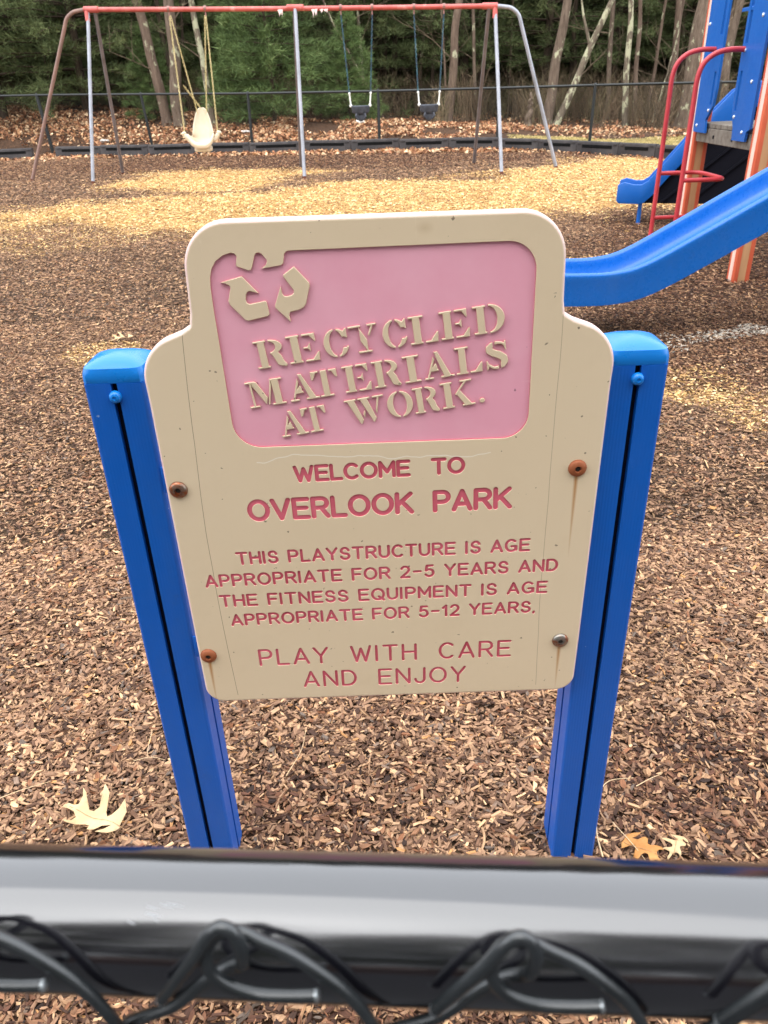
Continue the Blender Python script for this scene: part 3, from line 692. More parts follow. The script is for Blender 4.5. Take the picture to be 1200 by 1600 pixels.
# window floor
w_in = [(a*1.01 if abs(a) > 100 else a, 626+(b-626)*1.01) for a, b in [(-216, 760), (216, 760), (216, 487), (-216, 487)]]
me = fill_curve([[(-222, 482), (222, 482), (222, 766), (-222, 766)]], .6, 0.05, YP+.0034); me.materials.append(pink); f_ = place(me, 'window_floor', panel); f_['label'] = 'recessed pink window behind the raised lettering'
for c, ls in engraved:
    big = max(ls, key=lambda q: np.ptp(q[:, 0])*np.ptp(q[:, 1])); mn, mx_ = big.min(0)-.6, big.max(0)+.6
    me = fill_curve([[(mn[0], mn[1]), (mx_[0], mn[1]), (mx_[0], mx_[1]), (mn[0], mx_[1])]], .3, .02, YP+.0019)
    me.materials.append(rose); place(me, 'engraved_letter', panel)
groups = {}
for c, q, a, o, ang in raised: groups.setdefault((o, round(a, 3)), [c, []])[1].append(xf(q+[a, 0], o, ang))
for key, (c, loops) in groups.items():
    me = fill_curve(loops, 4.2, .85, YP-.0004); me.materials.append(cream); me.materials.append(deep)
    me.polygons.foreach_set('material_index', [0 if abs(p.normal.y) > .2 else 1 for p in me.polygons])
    place(me, 'raised_letter', panel)
for A2 in (arrowL, arrowR):
    me = fill_curve([A2], 4.2, .85, YP-.0004); me.materials.append(cream); me.materials.append(deep)
    me.polygons.foreach_set('material_index', [0 if abs(p.normal.y) > .2 else 1 for p in me.polygons])
    place(me, 'recycling_arrow', panel)
# bolts of the panel
def mat_metal(name, col, rust, rough=.35):
    m = M(name, rough, .5); m.b.inputs['Metallic'].default_value = .85 if rust < .8 else .25
    n1 = m.noise(70, 5, .7); c = m.ramp(n1, [(max(0, .62-rust*.5), col), (min(.99, .74-rust*.35), srgb(150, 84, 50))]); m.color(c); m.bump(n1, .5, .001); return m.m
steel_spot = mat_metal('tarnished_steel', srgb(150, 146, 138), .35)
rusty = mat_metal('rusty_bolt_head', srgb(120, 82, 62), 1.0, .6)
brown = mat_metal('half_rusted_steel', srgb(148, 138, 126), .45, .38)
dark_hole = M('dark_socket', .8); dark_hole.color((.02, .015, .012, 1)); dark_hole = dark_hole.m
for (x, z, mt, lb) in ((-.3063, .9076, brown, 'half rusted bolt at the upper left'), (.290, .9208, rusty, 'fully rusted bolt at the upper right'), (.2904, .5973, steel_spot, 'shiny steel bolt at the lower right'), (-.306, .5905, rusty, 'dark rusty bolt at the lower left')):
    b = MB().lathe([(.0138, .0003), (.0138, .0014), (.0126, .0038), (.0100, .0056), (.0062, .0066), (.0052, .0066), (.0048, .0036), (.0001, .0036)], (x, YP, z), (0, -1, 0), 28).build('bolt', mt, panel); b['label'] = lb
    add_ = MB().lathe([(.0040, .0037), (.0040, .0040)], (x, YP, z), (0, -1, 0), 6).build('bolt_socket', dark_hole, panel)

# ---- posts
def mat_blue(name, col, rough=.38, scr=True):
    m = M(name, rough, .5); n1 = m.noise(3, 4, .6)
    c = m.mix(m.ramp(n1, [(.3, (.0,)*3+(1,)), (.8, (.15,)*3+(1,))]), col, tuple(min(1, v*1.5+.01) for v in col[:3])+(1,))
    d1 = m.noise(2.3, 7, .72, stretch=(3, 3, .8)); c = m.mix(m.ramp(d1, [(.52, (0, 0, 0, 1)), (.8, (.13,)*3+(1,))]), c, (.12, .20, .32, 1))
    d2 = m.noise(9, 8, .8); c = m.mix(m.ramp(d2, [(.60, (0, 0, 0, 1)), (.72, (.18,)*3+(1,))]), c, (.05, .06, .08, 1))
    if scr:
        s_ = m.noise(70, 3, .6); c = m.mix(m.ramp(s_, [(.74, (0, 0, 0, 1)), (.76, (.5,)*3+(1,))]), c, (.35, .45, .6, 1))
    m.color(c); m.roughness(m.ramp(m.noise(30, 4, .6), [(.3, (rough-.06,)*3+(1,)), (.7, (rough+.08,)*3+(1,))])); m.bump(m.noise(220, 2, .5), .03, .001); return m.m
blue_post = mat_blue('blue_powder_coat', srgb(0, 84, 172))
blue_cap = mat_blue('sky_lit_cap_plastic', srgb(6, 116, 200), .3, False)  # lighter than the posts: sky reflection put into the cap colour
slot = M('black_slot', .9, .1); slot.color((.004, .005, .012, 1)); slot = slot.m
def sign_post(cx, side):
    x0, x1 = cx-.0435, cx+.0435; y0, y1 = SY, SY+.089; sl = .0045
    prof = []   # fluted square section with a slot in each face
    def face(p, q):   # from p to q, outer normal to the right
        p, q = Vector(p), Vector(q); d = (q-p).normalized(); nrm = Vector((d.y, -d.x)); L = (q-p).length
        pts = [(.0028, .0010), (.005, 0)]
        n_ = 14; a0, a1 = .006, L/2-sl-.001
        for k in range(n_): t = a0+(a1-a0)*k/(n_-1); pts.append((t, .00014 if k % 2 else 0))
        pts += [(L/2-sl, 0), (L/2-sl, .011), (L/2+sl, .011), (L/2+sl, 0)]
        for k in range(n_): t = L-a1+(a1-a0)*k/(n_-1); pts.append((t, 0 if k % 2 else .00014))
        pts += [(L-.005, 0), (L-.0028, .0010)]
        return [(p+d*t-nrm*i) for t, i in pts]
    c4 = [(x0, y0), (x1, y0), (x1, y1), (x0, y1)]
    for i in range(4): prof += face(c4[i], c4[(i+1) % 4])
    b = MB(); n_ = len(prof); z0, z1 = -.25, 1.069
    b.poly([(p.x, p.y, z0) for p in prof]+[(p.x, p.y, z1) for p in prof], [tuple(range(n_-1, -1, -1)), tuple(range(n_, 2*n_))]+[(i, (i+1) % n_, (i+1) % n_+n_, i+n_) for i in range(n_)])
    p = b.build('post', blue_post, sign, smooth=False)
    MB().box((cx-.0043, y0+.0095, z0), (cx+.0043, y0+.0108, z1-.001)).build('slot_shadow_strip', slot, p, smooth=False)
    # domed cap: rounded square, lofted
    V = []; F = []; N_ = 48; rings = []
    def ringq(hw, z, e):
        out_ = []
        for k in range(N_):
            a = 2*math.pi*(k+.5)/N_; c_, s_ = math.cos(a), math.sin(a); r_ = (abs(c_)**e+abs(s_)**e)**(-1/e); out_.append((cx+hw*r_*c_, SY+.0445+hw*r_*s_, z))
        return out_
    for hw, z, e in ((.0434, 1.069, 16), (.0440, 1.070, 16), (.0442, 1.080, 12), (.0437, 1.0855, 9), (.0425, 1.0905, 7), (.037, 1.0945, 5), (.028, 1.0985, 3.6), (.018, 1.1012, 2.8), (.008, 1.1024, 2.2), (.0006, 1.1028, 2)):
        rings.append(ringq(hw, z, e))
    b = MB(); V = [v for r_ in rings for v in r_]
    b.poly(V, [tuple(range(N_-1, -1, -1)), tuple((len(rings)-1)*N_+k for k in range(N_))]+[(i*N_+k, i*N_+(k+1) % N_, (i+1)*N_+(k+1) % N_, (i+1)*N_+k) for i in range(len(rings)-1) for k in range(N_)])
    cp = b.build('post_cap', blue_cap, sign)
    MB().lathe([(.0092, 0), (.0092, .003), (.0080, .0062), (.0055, .0082), (.0030, .0086), (.0026, .0070), (.0001, .0070)], (cx, y0, 1.050), (0, -1, 0), 24).build('cap_bolt', blue_cap, sign)
    # clamp brackets reaching to the panel behind its edge
    xi = cx-side*.0435
    for zb in (.914, .594):
        MB().box((min(xi, xi-side*.036)+(0 if side > 0 else 0), YP+.0195, zb-.022), (max(xi, xi-side*.036), YP+.0225, zb+.022)).build('bracket', blue_post, sign, bevel=.0008)
        MB().lathe([(.006, 0), (.006, .002), (.0042, .0042), (.0001, .0046)], (xi, YP+.055, zb+.10), (-side, 0, 0), 14).build('side_bolt', blue_cap, sign)
sign_post(-.3775, -1); sign_post(.3685, 1)

# ================================================================== THE FENCE IN FRONT OF THE CAMERA
vinyl = M('black_vinyl_rail', .16, .8); vinyl.b.inputs['IOR'].default_value = 1.7
vc = vinyl.ramp(vinyl.noise(14, 4, .6, stretch=(.3, 1, 1)), [(.35, (.003, .003, .005, 1)), (.7, (.010, .009, .012, 1))])
vn = vinyl.noise(24, 6, .7, stretch=(.12, 1, 1))
vinyl.color(vc); vinyl.roughness(vinyl.ramp(vn, [(.4, (.06,)*3+(1,)), (.75, (.22,)*3+(1,))]))
vinyl.b.inputs['Coat Weight'].default_value = .45; vinyl.b.inputs['Coat Roughness'].default_value = .12; vinyl.b.inputs['Coat IOR'].default_value = 1.5
vinyl.bump(vinyl.noise(9, 4, .6, stretch=(.25, 1, 1)), .05, .006); vinyl = vinyl.m
wire_m = M('vinyl_coated_wire', .27, .8); wire_m.color(wire_m.ramp(wire_m.noise(50, 4, .6), [(.35, (.007, .009, .010, 1)), (.7, (.020, .023, .025, 1))])); wire_m.bump(wire_m.noise(160, 3, .6), .12, .001); wire_m = wire_m.m
steel_tip = M('cut_steel_tip', .35, .5); steel_tip.color((.3, .32, .33, 1)); steel_tip.b.inputs['Metallic'].default_value = .8; steel_tip = steel_tip.m
nf = thing('chain_link_fence', 'glossy black rail and knotted black chain link wire nearest the camera', 'fence', (0, .152, 0), None, R(-4.0))
nf_rz = nf.rotation_euler.z; nf.rotation_euler = (0, 0, 0)
def nfpart(mb, name, mat, parent=nf, **k): return mb.build(name, mat, parent, **k)
RZ = 1.1920
b = MB(); n_ = 60
b.tube([(-1.6+3.2*k/n_, .152, RZ) for k in range(n_+1)], .0220, 72)
rail = nfpart(b, 'top_rail', vinyl)
# scuff on the rail: a small raised scratched flake
sc_m = M('scuffed_vinyl', .6, .5); sc_m.color((.32, .33, .34, 1)); sc_m = sc_m.m
b = MB()
for k in range(7):
    a = R(30+random.uniform(-9, 9)); x = -.0745+random.uniform(-.007, .007); L = random.uniform(.0006, .003)
    pts = [(x+L*q, .152-math.sin(a+.02*q)*0.02205, RZ+math.cos(a+.02*q)*0.02205) for q in (-1, 0, 1)]
    b.tube(pts, [.00007, .0002, .00007], 5)
nfpart(b, 'scuff_mark', sc_m, rail)
YW = .152-.0212-.0028; KS = 1.085
WR = .00195
LA = [(-21, -32, -2.5), (-14, -20.5, -3), (-8, -10.5, -3), (-4.0, -3.0, -2.6), (-.4, .2, -2.2), (2.7, -1.6, -2.6), (4.1, -7, -3.2), (3.6, -14, -2.2), (2.2, -20, .6), (-2.2, -24.6, 2.6), (-9, -30, 2.0), (-19.5, -38.5, 1.), (-31, -44.5, 1.6), (-36.3, -47.8, 2.2), (-38.4, -52, 1.2), (-35.5, -56, -.6)]
LB = [(22, -26.5, -3.4), (14, -27.6, -3.2), (5, -27.4, -3), (-2.2, -23.5, -2.9), (-6.0, -18.4, -2.2), (-6.2, -12.6, -.6), (-3.2, -8.6, 1.8), (2.5, -8.2, 2.4), (8, -10.6, 1.4), (15, -14.5, .6), (22, -20.5, -.2), (29.5, -28.8, -1), (35.4, -37.5, -1.8), (38, -46, -2.2), (38.4, -51.5, -1.2), (35.5, -56, .6)]
PIT = 80.6
def zig(side):
    """rest of a wire below its first bend, down to the ground"""
    out_ = []; z = -56; k = 0
    while z > -1090:
        a, zz = (0, -1) if k % 2 == 0 else (1, -1)
        x_in, x_out = -1.6, 38.6
        if k % 2 == 0: tgt = [(6, z-39, 0), (x_in, z-46, 1.6*(1 if side > 0 else -1)), (3, z-52, 1)]
        else: tgt = [(31, z-39, 0), (x_out, z-46, -1.6*(1 if side > 0 else -1)), (34, z-52, -1)]
        out_ += [(side*p[0], p[1], p[2]) for p in tgt]; z -= 52; k += 1
    return out_
def wire_mesh(pts, side):
    P = [Vector((x*.001*KS, y*.001, z*.001*KS)) for x, z, y in [(x_, z_ if z_ > -30 else z_-(abs(z_)-30)*.33, y_) for x_, z_, y_ in pts]+[(x_, z_-8.5, y_) for x_, z_, y_ in zig(side)]]
    head = catmull(P[:16], 7); tail = catmull(P[15:], 2)
    b = MB().tube(head+tail[1:], WR, 10); o = b.build('tmpwire', wire_m, None); me_ = o.data; bpy.data.objects.remove(o)
    t = MB().lathe([(WR*1.0, -.0004), (WR*.98, .0004), (WR*.6, .0009)], P[0], P[0]-P[1], 10)
    o = t.build('tmptip', steel_tip, None); tm = o.data; bpy.data.objects.remove(o)
    return me_, tm
APEX = 1.2305
wa, ta = wire_mesh(LA, -1); wb, tb = wire_mesh(LB, 1)
for k in range(-20, 21):
    for me_, tm, nm in ((wa, ta, 'wire'), (wb, tb, 'wire')):
        o = add(nm, me_, nf, loc=(-.0462+PIT*.001*k, YW-.152, APEX)); 
        add('wire_tip', tm, o)
# two posts and a bottom tension wire of the same fence, left and right of the picture
for x in (-1.45, 1.35):
    nfpart(MB().tube([(x, .176, -.2), (x, .176, 1.20)], .025, 24).lathe([(.029, 0), (.029, .03), (.020, .045), (.0001, .048)], (x, .176, 1.195), (0, 0, 1), 24), 'fence_post', vinyl)
nfpart(MB().tube([(-1.6, YW-.004, .06), (1.6, YW-.004, .06)], .0025, 6), 'tension_wire', wire_m)
nf.rotation_euler.z = nf_rz

# ================================================================== SWING SET
red = M('red_paint', .42, .5); red.color(red.ramp(red.noise(5, 5, .7), [(.3, srgb(166, 66, 60)), (.55, srgb(186, 90, 82)), (.72, srgb(204, 136, 126))])); red.bump(red.noise(30, 4, .6), .1, .004); red = red.m
galv = M('galvanised_tube', .5, .5); galv.b.inputs['Metallic'].default_value = .35
galv.color(galv.ramp(galv.noise(4, 5, .65, stretch=(3, 3, .7)), [(.3, srgb(128, 130, 136)), (.6, srgb(156, 158, 166)), (.8, srgb(120, 108, 98))])); galv = galv.m
galvd = M('dark_grey_tube', .7, .4); galvd.color(galvd.ramp(galvd.noise(3, 5, .65, stretch=(3, 3, .8)), [(.3, srgb(92, 80, 76)), (.6, srgb(112, 102, 100)), (.8, srgb(116, 82, 66))])); galvd = galvd.m  # darker grey than the front legs, used for the back legs
rustfoot = M('rusty_foot', .9, .2); rustfoot.color(srgb(96, 58, 44)); rustfoot = rustfoot.m
BL_, BR_ = Vector((-4.78, 15.75, 2.68)), Vector((2.10, 14.98, 2.475))
def onb(t): return BL_.lerp(BR_, t)
sw = thing('swing_frame', 'long swing frame with faded red crossbar and grey tripod legs', 'swing set', (onb(.5).x, onb(.5).y, 0))
rb = .036
MB().tube([onb(k/20)+Vector((0, 0, -.012*math.sin(math.pi*k/20))) for k in range(21)], rb, 16).build('crossbar', red, sw)
def leg(P, mat_, name='leg', r=.031, foot=True):
    o = MB().tube(P, r, 14).build(name, mat_, sw)
    if foot:
        d = (Vector(P[-2])-Vector(P[-1])).normalized(); a = Vector(P[-1])
        MB().tube([a-d*.05, a+d*.09], r+.002, 14).build('foot_rust', rustfoot, o)
    return o
Lt, Rt, Md = onb(0.0), onb(1.0), onb(.5) 
Mt = onb((-1.19+4.78)/6.88)
def grnd(x, y): return Vector((x, y, float(height(x, y))-.04))
leg([Lt+Vector((.02, 0, -.02)), grnd(-5.02, 15.03)], galv)['label'] = 'pale grey front leg at the left end'
leg([Lt+Vector((.14, 0, -.03)), grnd(-4.97, 16.8)], galvd)['label'] = 'dark back leg at the left end'
leg([Mt+Vector((0, -.02, -.02)), grnd(-1.19, 14.66)], galv)['label'] = 'pale grey front leg in the middle'
leg([Mt+Vector((-.02, .03, -.03)), grnd(-1.42, 16.85)], galvd)
leg([Rt+Vector((0, 0, -.02)), grnd(2.2, 14.19)], galv)
leg([Rt+Vector((-.1, 0, -.03)), grnd(1.97, 16.3)], galvd)['label'] = 'dark back leg at the right end'
def sideleg(T, foot, out_, mat_):
    T = Vector(T); f_ = Vector(foot); o1 = T+Vector(out_)
    d = (f_-o1).normalized()
    P = [T, T+(o1-T)*.4, T+(o1-T)*.75+Vector((0, 0, -.012)), o1+d*.10+(T-o1)*.02, o1+d*.24, f_]
    return leg(catmull(P[:5], 6)+[P[5]], mat_)
bent = M('browned_tube', .6, .4); bent.color(bent.ramp(bent.noise(2.5, 4, .6, stretch=(2, 2, 1)), [(.35, srgb(140, 108, 96)), (.65, srgb(118, 96, 88))])); bent = bent.m
sideleg(Lt, grnd(-6.5, 16.0), (-.34, .04, -.03), bent)['label'] = 'brownish bent side leg at the left end'
sideleg(Rt, grnd(3.29, 14.9), (.36, -.03, -.04), galv)['label'] = 'grey bent side leg at the right end'
for t, s_ in ((0.0, 1), (1.0, 1)):
    c = onb(t); dr = (BR_-BL_).normalized()*(.16 if t == 0 else -.16)
    MB().tube([c-dr*.25, c+dr*1.3], rb+.012, 16).tube([c+Vector((0, 0, .0)), c+Vector((.0, -.03, -.17))], .042, 12).build('end_fitting', red, sw)
c = Mt; dr = (BR_-BL_).normalized()*.14
MB().tube([c-dr, c+dr], rb+.012, 16).build('collar', red, sw)
peel = M('torn_white_wrap', .7, .2); peel.color(srgb(232, 206, 200)); peel = peel.m
for t, zz in (((-1.42+4.78)/6.88, .14), ((-.88+4.78)/6.88, .12), ((-.72+4.78)/6.88, .06)):
    c = onb(t); b = MB()
    for k in range(4):
        x = c.x+random.uniform(-.05, .05); z = c.z-.03; 
        b.poly([(x-.02, c.y-.05, z), (x+.03, c.y-.055, z+.01), (x+.01, c.y-.06, z-zz*random.uniform(.5, 1)), (x+.005, c.y-.052, z-zz*.4)], [(0, 1, 2, 3)])
    b.build('peeling_wrap', peel, sw, smooth=False, fix=False)

# chains
def chain_mb(a, b_, link=.045, r=.0055, w_=.013):
    a, b_ = Vector(a), Vector(b_); d = b_-a; L = d.length; n = max(2, int(L/(link*.78))); t = d.normalized(); u = t.orthogonal().normalized(); v = t.cross(u); mb = MB()
    for i in range(n):
        c = a+d*((i+.5)/n); p, = (u,) if i % 2 else (v,)
        q = t.cross(p); hl = link*.5; P = []
        for k in range(8):
            an = 2*math.pi*k/8; P.append(c+t*math.cos(an)*hl+p*math.sin(an)*w_)
        V = []; F = []
        for k in range(8):
            an = 2*math.pi*k/8; od = (t*math.cos(an)+p*math.sin(an))
            for j in range(3):
                aj = 2*math.pi*j/3; V.append(P[k]+od*math.cos(aj)*r+q*math.sin(aj)*r)
        for k in range(8):
            for j in range(3): F.append((k*3+j, k*3+(j+1) % 3, ((k+1) % 8)*3+(j+1) % 3, ((k+1) % 8)*3+j))
        mb.poly(V, F)
    return mb
ychain = M('yellowed_chain', .55, .5); ychain.color(ychain.ramp(ychain.noise(30, 2, .5), [(.35, srgb(176, 158, 104)), (.65, srgb(216, 200, 150))])); ychain = ychain.m
bchain = M('blue_coated_chain', .5, .5); bchain.color(bchain.ramp(bchain.noise(9, 3, .6), [(.4, srgb(46, 64, 84)), (.6, srgb(36, 88, 100)), (.75, srgb(120, 132, 140))])); bchain = bchain.m
tanp = M('tan_seat_plastic', .4, .5); tanp.color(tanp.ramp(tanp.noise(3, 3, .6), [(.35, srgb(194, 178, 152)), (.65, srgb(208, 194, 170))])); tanp = tanp.m
greyrub = M('dark_grey_rubber', .6, .4); greyrub.color(greyrub.ramp(greyrub.noise(8, 3, .6), [(.35, srgb(52, 56, 64)), (.65, srgb(72, 76, 86))])); greyrub = greyrub.m
white = M('white_clevis', .4, .5); white.color(srgb(222, 222, 216)); white = white.m
hang = M('hanger_steel', .5, .5); hang.color(srgb(140, 100, 92)); hang = hang.m
def hanger(root, p):
    MB().tube([p+Vector((-.022, 0, 0)), p+Vector((.022, 0, 0))], rb+.008, 14).tube([p+Vector((0, 0, -rb)), p+Vector((0, 0, -rb-.07))], .012, 8).build('hanger', hang, root)
# tan high backed bucket seat
def ybeam(x): return onb((x+4.78)/6.88)
SYW = 15.5
s1 = thing('high_back_swing', 'tan high backed moulded swing seat on four yellowed chains', 'swing', (-3.03, SYW, .5))
# shell: surface swept from the front lip over the seat up the back
prof = [(-.20, .50, .22, .12), (-.215, .56, .24, .15), (-.17, .585, .235, .17), (-.05, .56, .225, .16), (.06, .56, .215, .14), (.12, .62, .205, .13), (.15, .74, .19, .10), (.18, .88, .165, .075), (.205, 1.0, .13, .05), (.22, 1.10, .085, .03), (.225, 1.145, .03, .012)]
V = []; F = []; nc = 13
cxs = -3.035
prof2 = catmull([(a, b_, c_) for a, b_, c_, d_ in prof], 3); dep = np.interp(np.linspace(0, 1, len(prof2)), np.linspace(0, 1, len(prof)), [p[3] for p in prof])
for (py, pz, hw), dp in zip(prof2, dep):
    for k in range(nc):
        u_ = -1+2*k/(nc-1); lift = dp*abs(u_)**3.2
        up_ = min(1, max(0, (pz-.58)/.15))   # seat rims rise, back rims come forward
        V.append((cxs+hw*u_, SYW+py-lift*up_, pz+lift*(1-up_)))
for i in range(len(prof2)-1):
    for k in range(nc-1): a = i*nc+k; F.append((a, a+1, a+nc+1, a+nc))
o = MB().poly(V, F).build('seat_shell', tanp, s1, fix=True)
sm = o.modifiers.new('thick', 'SOLIDIFY'); sm.thickness = .028; sm.offset = 0
bv = o.modifiers.new('sub', 'SUBSURF'); bv.levels = bv.render_levels = 1
for sx in (-1, 1):
    MB().tube(catmull([(cxs+sx*.20, SYW-.10, .63), (cxs+sx*.25, SYW-.08, .66), (cxs+sx*.31, SYW-.07, .735)], 4), [.04]*8+[.03], 12).lathe([(.0001, -.03), (.04, -.02), (.045, .01), (.03, .03), (.0001, .035)], (cxs+sx*.315, SYW-.07, .745), (sx*.3, 0, 1), 12).build('arm', tanp, s1)
MB().box((cxs-.15, SYW-.16, .445), (cxs+.15, SYW+.05, .54)).build('seat_base', tanp, s1, bevel=.03)
hl, hr = ybeam(-3.35), ybeam(-2.72)
for p, q in ((hl, (cxs-.30, SYW-.07, .76)), (hr, (cxs+.29, SYW-.07, .76)), (hl+Vector((.02, 0, 0)), (cxs-.07, SYW+.19, 1.04)), (hr-Vector((.02, 0, 0)), (cxs+.085, SYW+.19, 1.04))):
    chain_mb(p+Vector((0, 0, -.10)), q).build('chain', ychain, s1, fix=False)
hanger(s1, hl); hanger(s1, hr)
chain_mb((cxs-.22, SYW+.0, 1.50), (cxs-.02, SYW+.22, 1.15), r=.006).build('loose_chain', ychain, s1, fix=False)
# two infant bucket seats
def bucket(cx, cy, ztop, label, xl, xr):
    root = thing('bucket_swing', label, 'swing', (cx, cy, ztop-.2), 'infant bucket swings')
    hw = .155; b = MB(); N_ = 20
    def ring_(z, rx, ry, e=3.): 
        out_ = []
        for k in range(N_):
            a = 2*math.pi*k/N_; c_, s_ = math.cos(a), math.sin(a); q = (abs(c_)**e+abs(s_)**e)**(-1/e); out_.append((cx+rx*q*c_, cy+ry*q*s_, z))
        return out_
    V = []; rr = [(ztop, hw, .12), (ztop-.01, hw+.008, .128), (ztop-.10, hw-.004, .118), (ztop-.125, hw-.03, .10), (ztop-.13, hw-.05, .08), (ztop-.11, hw-.03, .09), (ztop-.01, hw-.022, .098), (ztop, hw, .12)]
    for z, rx, ry in rr: V += ring_(z, rx, ry)
    F = [(i*N_+k, i*N_+(k+1) % N_, (i+1)*N_+(k+1) % N_, (i+1)*N_+k) for i in range(len(rr)-1) for k in range(N_)]
    b.poly(V, F).build('bucket_wall', greyrub, root)
    MB().prism([(cx-.09, ztop-.11), (cx+.09, ztop-.11), (cx+.07, ztop-.19), (cx+.03, ztop-.245), (cx-.03, ztop-.245), (cx-.07, ztop-.19)], 'y', cy-.07, cy+.07).build('seat_bottom', greyrub, root, bevel=.012)
    for sx in (-1, 1):
        MB().tube(catmull([(cx+sx*.07, cy-.12, ztop-.12), (cx+sx*.085, cy-.13, ztop-.17), (cx+sx*.05, cy-.09, ztop-.215)], 4), .016, 8).build('leg_strap', greyrub, root)
        top = ybeam(xl if sx < 0 else xr); tip = Vector((cx+sx*(hw+.012), cy, ztop+.0)); el_ = Vector((cx+sx*(hw+.03), cy, ztop+.19))
        MB().tube([tip, el_], .013, 8).lathe([(.0001, -.03), (.026, -.02), (.026, .02), (.0001, .03)], tip, (0, 1, 0), 10).lathe([(.0001, -.02), (.02, -.012), (.02, .012), (.0001, .02)], el_, (0, 0, 1), 10).build('clevis', white, root)
        chain_mb(top+Vector((0, 0, -.10)), el_).build('chain', bchain, root, fix=False)
        hanger(root, top)
bucket(-.165, 15.22, 1.10, 'left one of the two dark grey bucket swings on blue chains', -.43, .09)
bucket(1.02, 15.05, 1.085, 'dark grey bucket swing nearest the right legs of the swing frame', .78, 1.27)

# ================================================================== BORDER TIMBERS, FAR FENCE
blk = M('black_border_plastic', .65, .3); blk.color(blk.ramp(blk.noise(4, 4, .6), [(.35, srgb(44, 41, 42)), (.65, srgb(68, 63, 62))])); blk = blk.m
blkd = M('recess_shade', .9, .1); blkd.color((.006, .006, .006, 1)); blkd = blkd.m
bx = [-12.2, -10.9, -9.72, -8.62, None, -8.0, -6.82, -5.55, -4.26, -2.95, -1.62, -.47, .67, 1.81, 2.93, 3.72, 4.38, 4.98, 5.46, 5.98, 6.5, 7.05, 7.65]
words = {0: 'black plastic border timber farthest left, beyond the picture edge'}
names = ['black border timber just off the left edge of the photo', 'black border timber meeting the left edge of the photo', 'short end piece of black border before the gap of leaves', 'first black border timber right of the leafy gap', 'black border timber behind the left legs of the swing frame', 'black border timber between the left legs and the tan swing', 'black border timber directly below the tan swing', 'black border timber right of the tan swing', 'black border timber just left of the middle leg', 'black border timber just right of the middle leg', 'black border timber below the left bucket swing', 'black border timber between the two bucket swings', 'black border timber right of the bucket swings', 'black border timber behind the right front leg of the swing frame', 'black border timber between the right front leg and side leg', 'black border timber where the side leg stands', 'black border timber along the pale grass strip', 'black border timber on the bend beside the far slide', 'black border timber hidden beneath the far slide', 'black border timber behind the play tower posts', 'black border timber at the right behind the near slide']
ni = 0
for a, c in zip(bx[:-1], bx[1:]):
    if a is None or c is None: continue
    ya, yc = float(border_y(a)), float(border_y(c)); L = math.hypot(c-a, yc-ya)-.02; an = math.atan2(yc-ya, c-a); mx_, my_ = (a+c)/2, (ya+yc)/2
    z = float(height(mx_, my_))
    t = thing('border_timber', names[ni], 'border timber', (mx_, my_, z), 'black border timbers round the mulch'); t.rotation_euler = (random.uniform(-.02, .02), random.uniform(-.012, .012), an); ni += 1
    hh = .25; b = MB()
    prof = [(.06, -.1), (.06, hh-.02), (.045, hh), (-.045, hh), (-.06, hh-.02), (-.06, hh-.045), (-.035, hh-.05), (-.035, hh-.10), (-.062, hh-.105), (-.066, -.1)]
    # (x is along the length here)
    V = []; 
    b.prism([(y_, z_) for y_, z_ in [(.06, -.1), (.06, hh-.02), (.045, hh), (-.045, hh), (-.06, hh-.02), (-.066, -.1)]], 'x', -L/2, L/2)
    off = b.build('body', blk, None, bevel=.006, seg=1); off.parent = t
    o = MB().box((-L/2+.16, -.0685, hh-.12), (L/2-.16, -.0645, hh-.06)).build('recess_shade_plate', blkd, None, smooth=False); o.parent = t  # near-black plate on the face, shade of a recess put into its colour
    o = MB().box((-L/2+.03, -.078, hh-.05), (-L/2+.13, -.055, hh-.03)).box((L/2-.13, -.078, hh-.05), (L/2-.03, -.055, hh-.03)).box((-L/2-.03, -.05, .0), (-L/2, .05, hh-.03)).build('end_tabs', blk, None, smooth=False); o.parent = t

fblk = M('far_fence_black', .45, .5); fblk.color((.008, .010, .0095, 1)); fblk = fblk.m
ff = thing('boundary_fence', 'waist high black chain link fence in front of the woods', 'fence', (0, float(fence_y(0)), 0))
def rz_(x): return float(np.interp(x, [-20, -9.54, -8.5, -5.61, -2.92, .19, 2.83, 4.92, 6.96, 8.18, 20], [1.56, 1.44, 1.43, 1.37, 1.31, 1.27, 1.255, 1.25, 1.235, 1.22, 1.15]))
MB().tube([(x, float(fence_y(x)), rz_(x)) for x in np.linspace(-16, 14, 40)], .027, 10).build('top_rail', fblk, ff)
for x, lean in ((-14.5, 0), (-11.4, 0), (-8.5, .12), (-5.66, .10), (-2.92, -.02), (.2, 0), (2.9, .0), (4.92, -.02), (7.4, 0), (9.9, 0), (12.4, 0)):
    y = float(fence_y(x)); b = MB().tube([(x+lean, y, -.1), (x, y, rz_(x)+.0)], .034 if x != -8.5 else .045, 10)
    b.lathe([(.031, 0), (.031, .03), (.02, .045), (.0001, .05)], (x, y, rz_(x)), (0, 0, 1), 10)
    b.build('fence_post', fblk, ff)
b = MB(); V = []; T = []
def line3(p, q, r):
    o = len(V); p, q = Vector(p), Vector(q)
    for e in (p, q):
        V.extend([(e.x-r, e.y, e.z), (e.x+r, e.y, e.z), (e.x, e.y-r*1.5, e.z)])
    T.extend([(o, o+1, o+4, o+3), (o+1, o+2, o+5, o+4), (o+2, o, o+3, o+5)])
zb = .03
for x in np.arange(-16, 13.5, .074):
    for s_ in (1, -1):
        x2 = x+s_*1.2
        line3((x, float(fence_y(x))-.024, zb), (x2, float(fence_y(x2))-.024, zb+(rz_(x)-zb)), .0016)
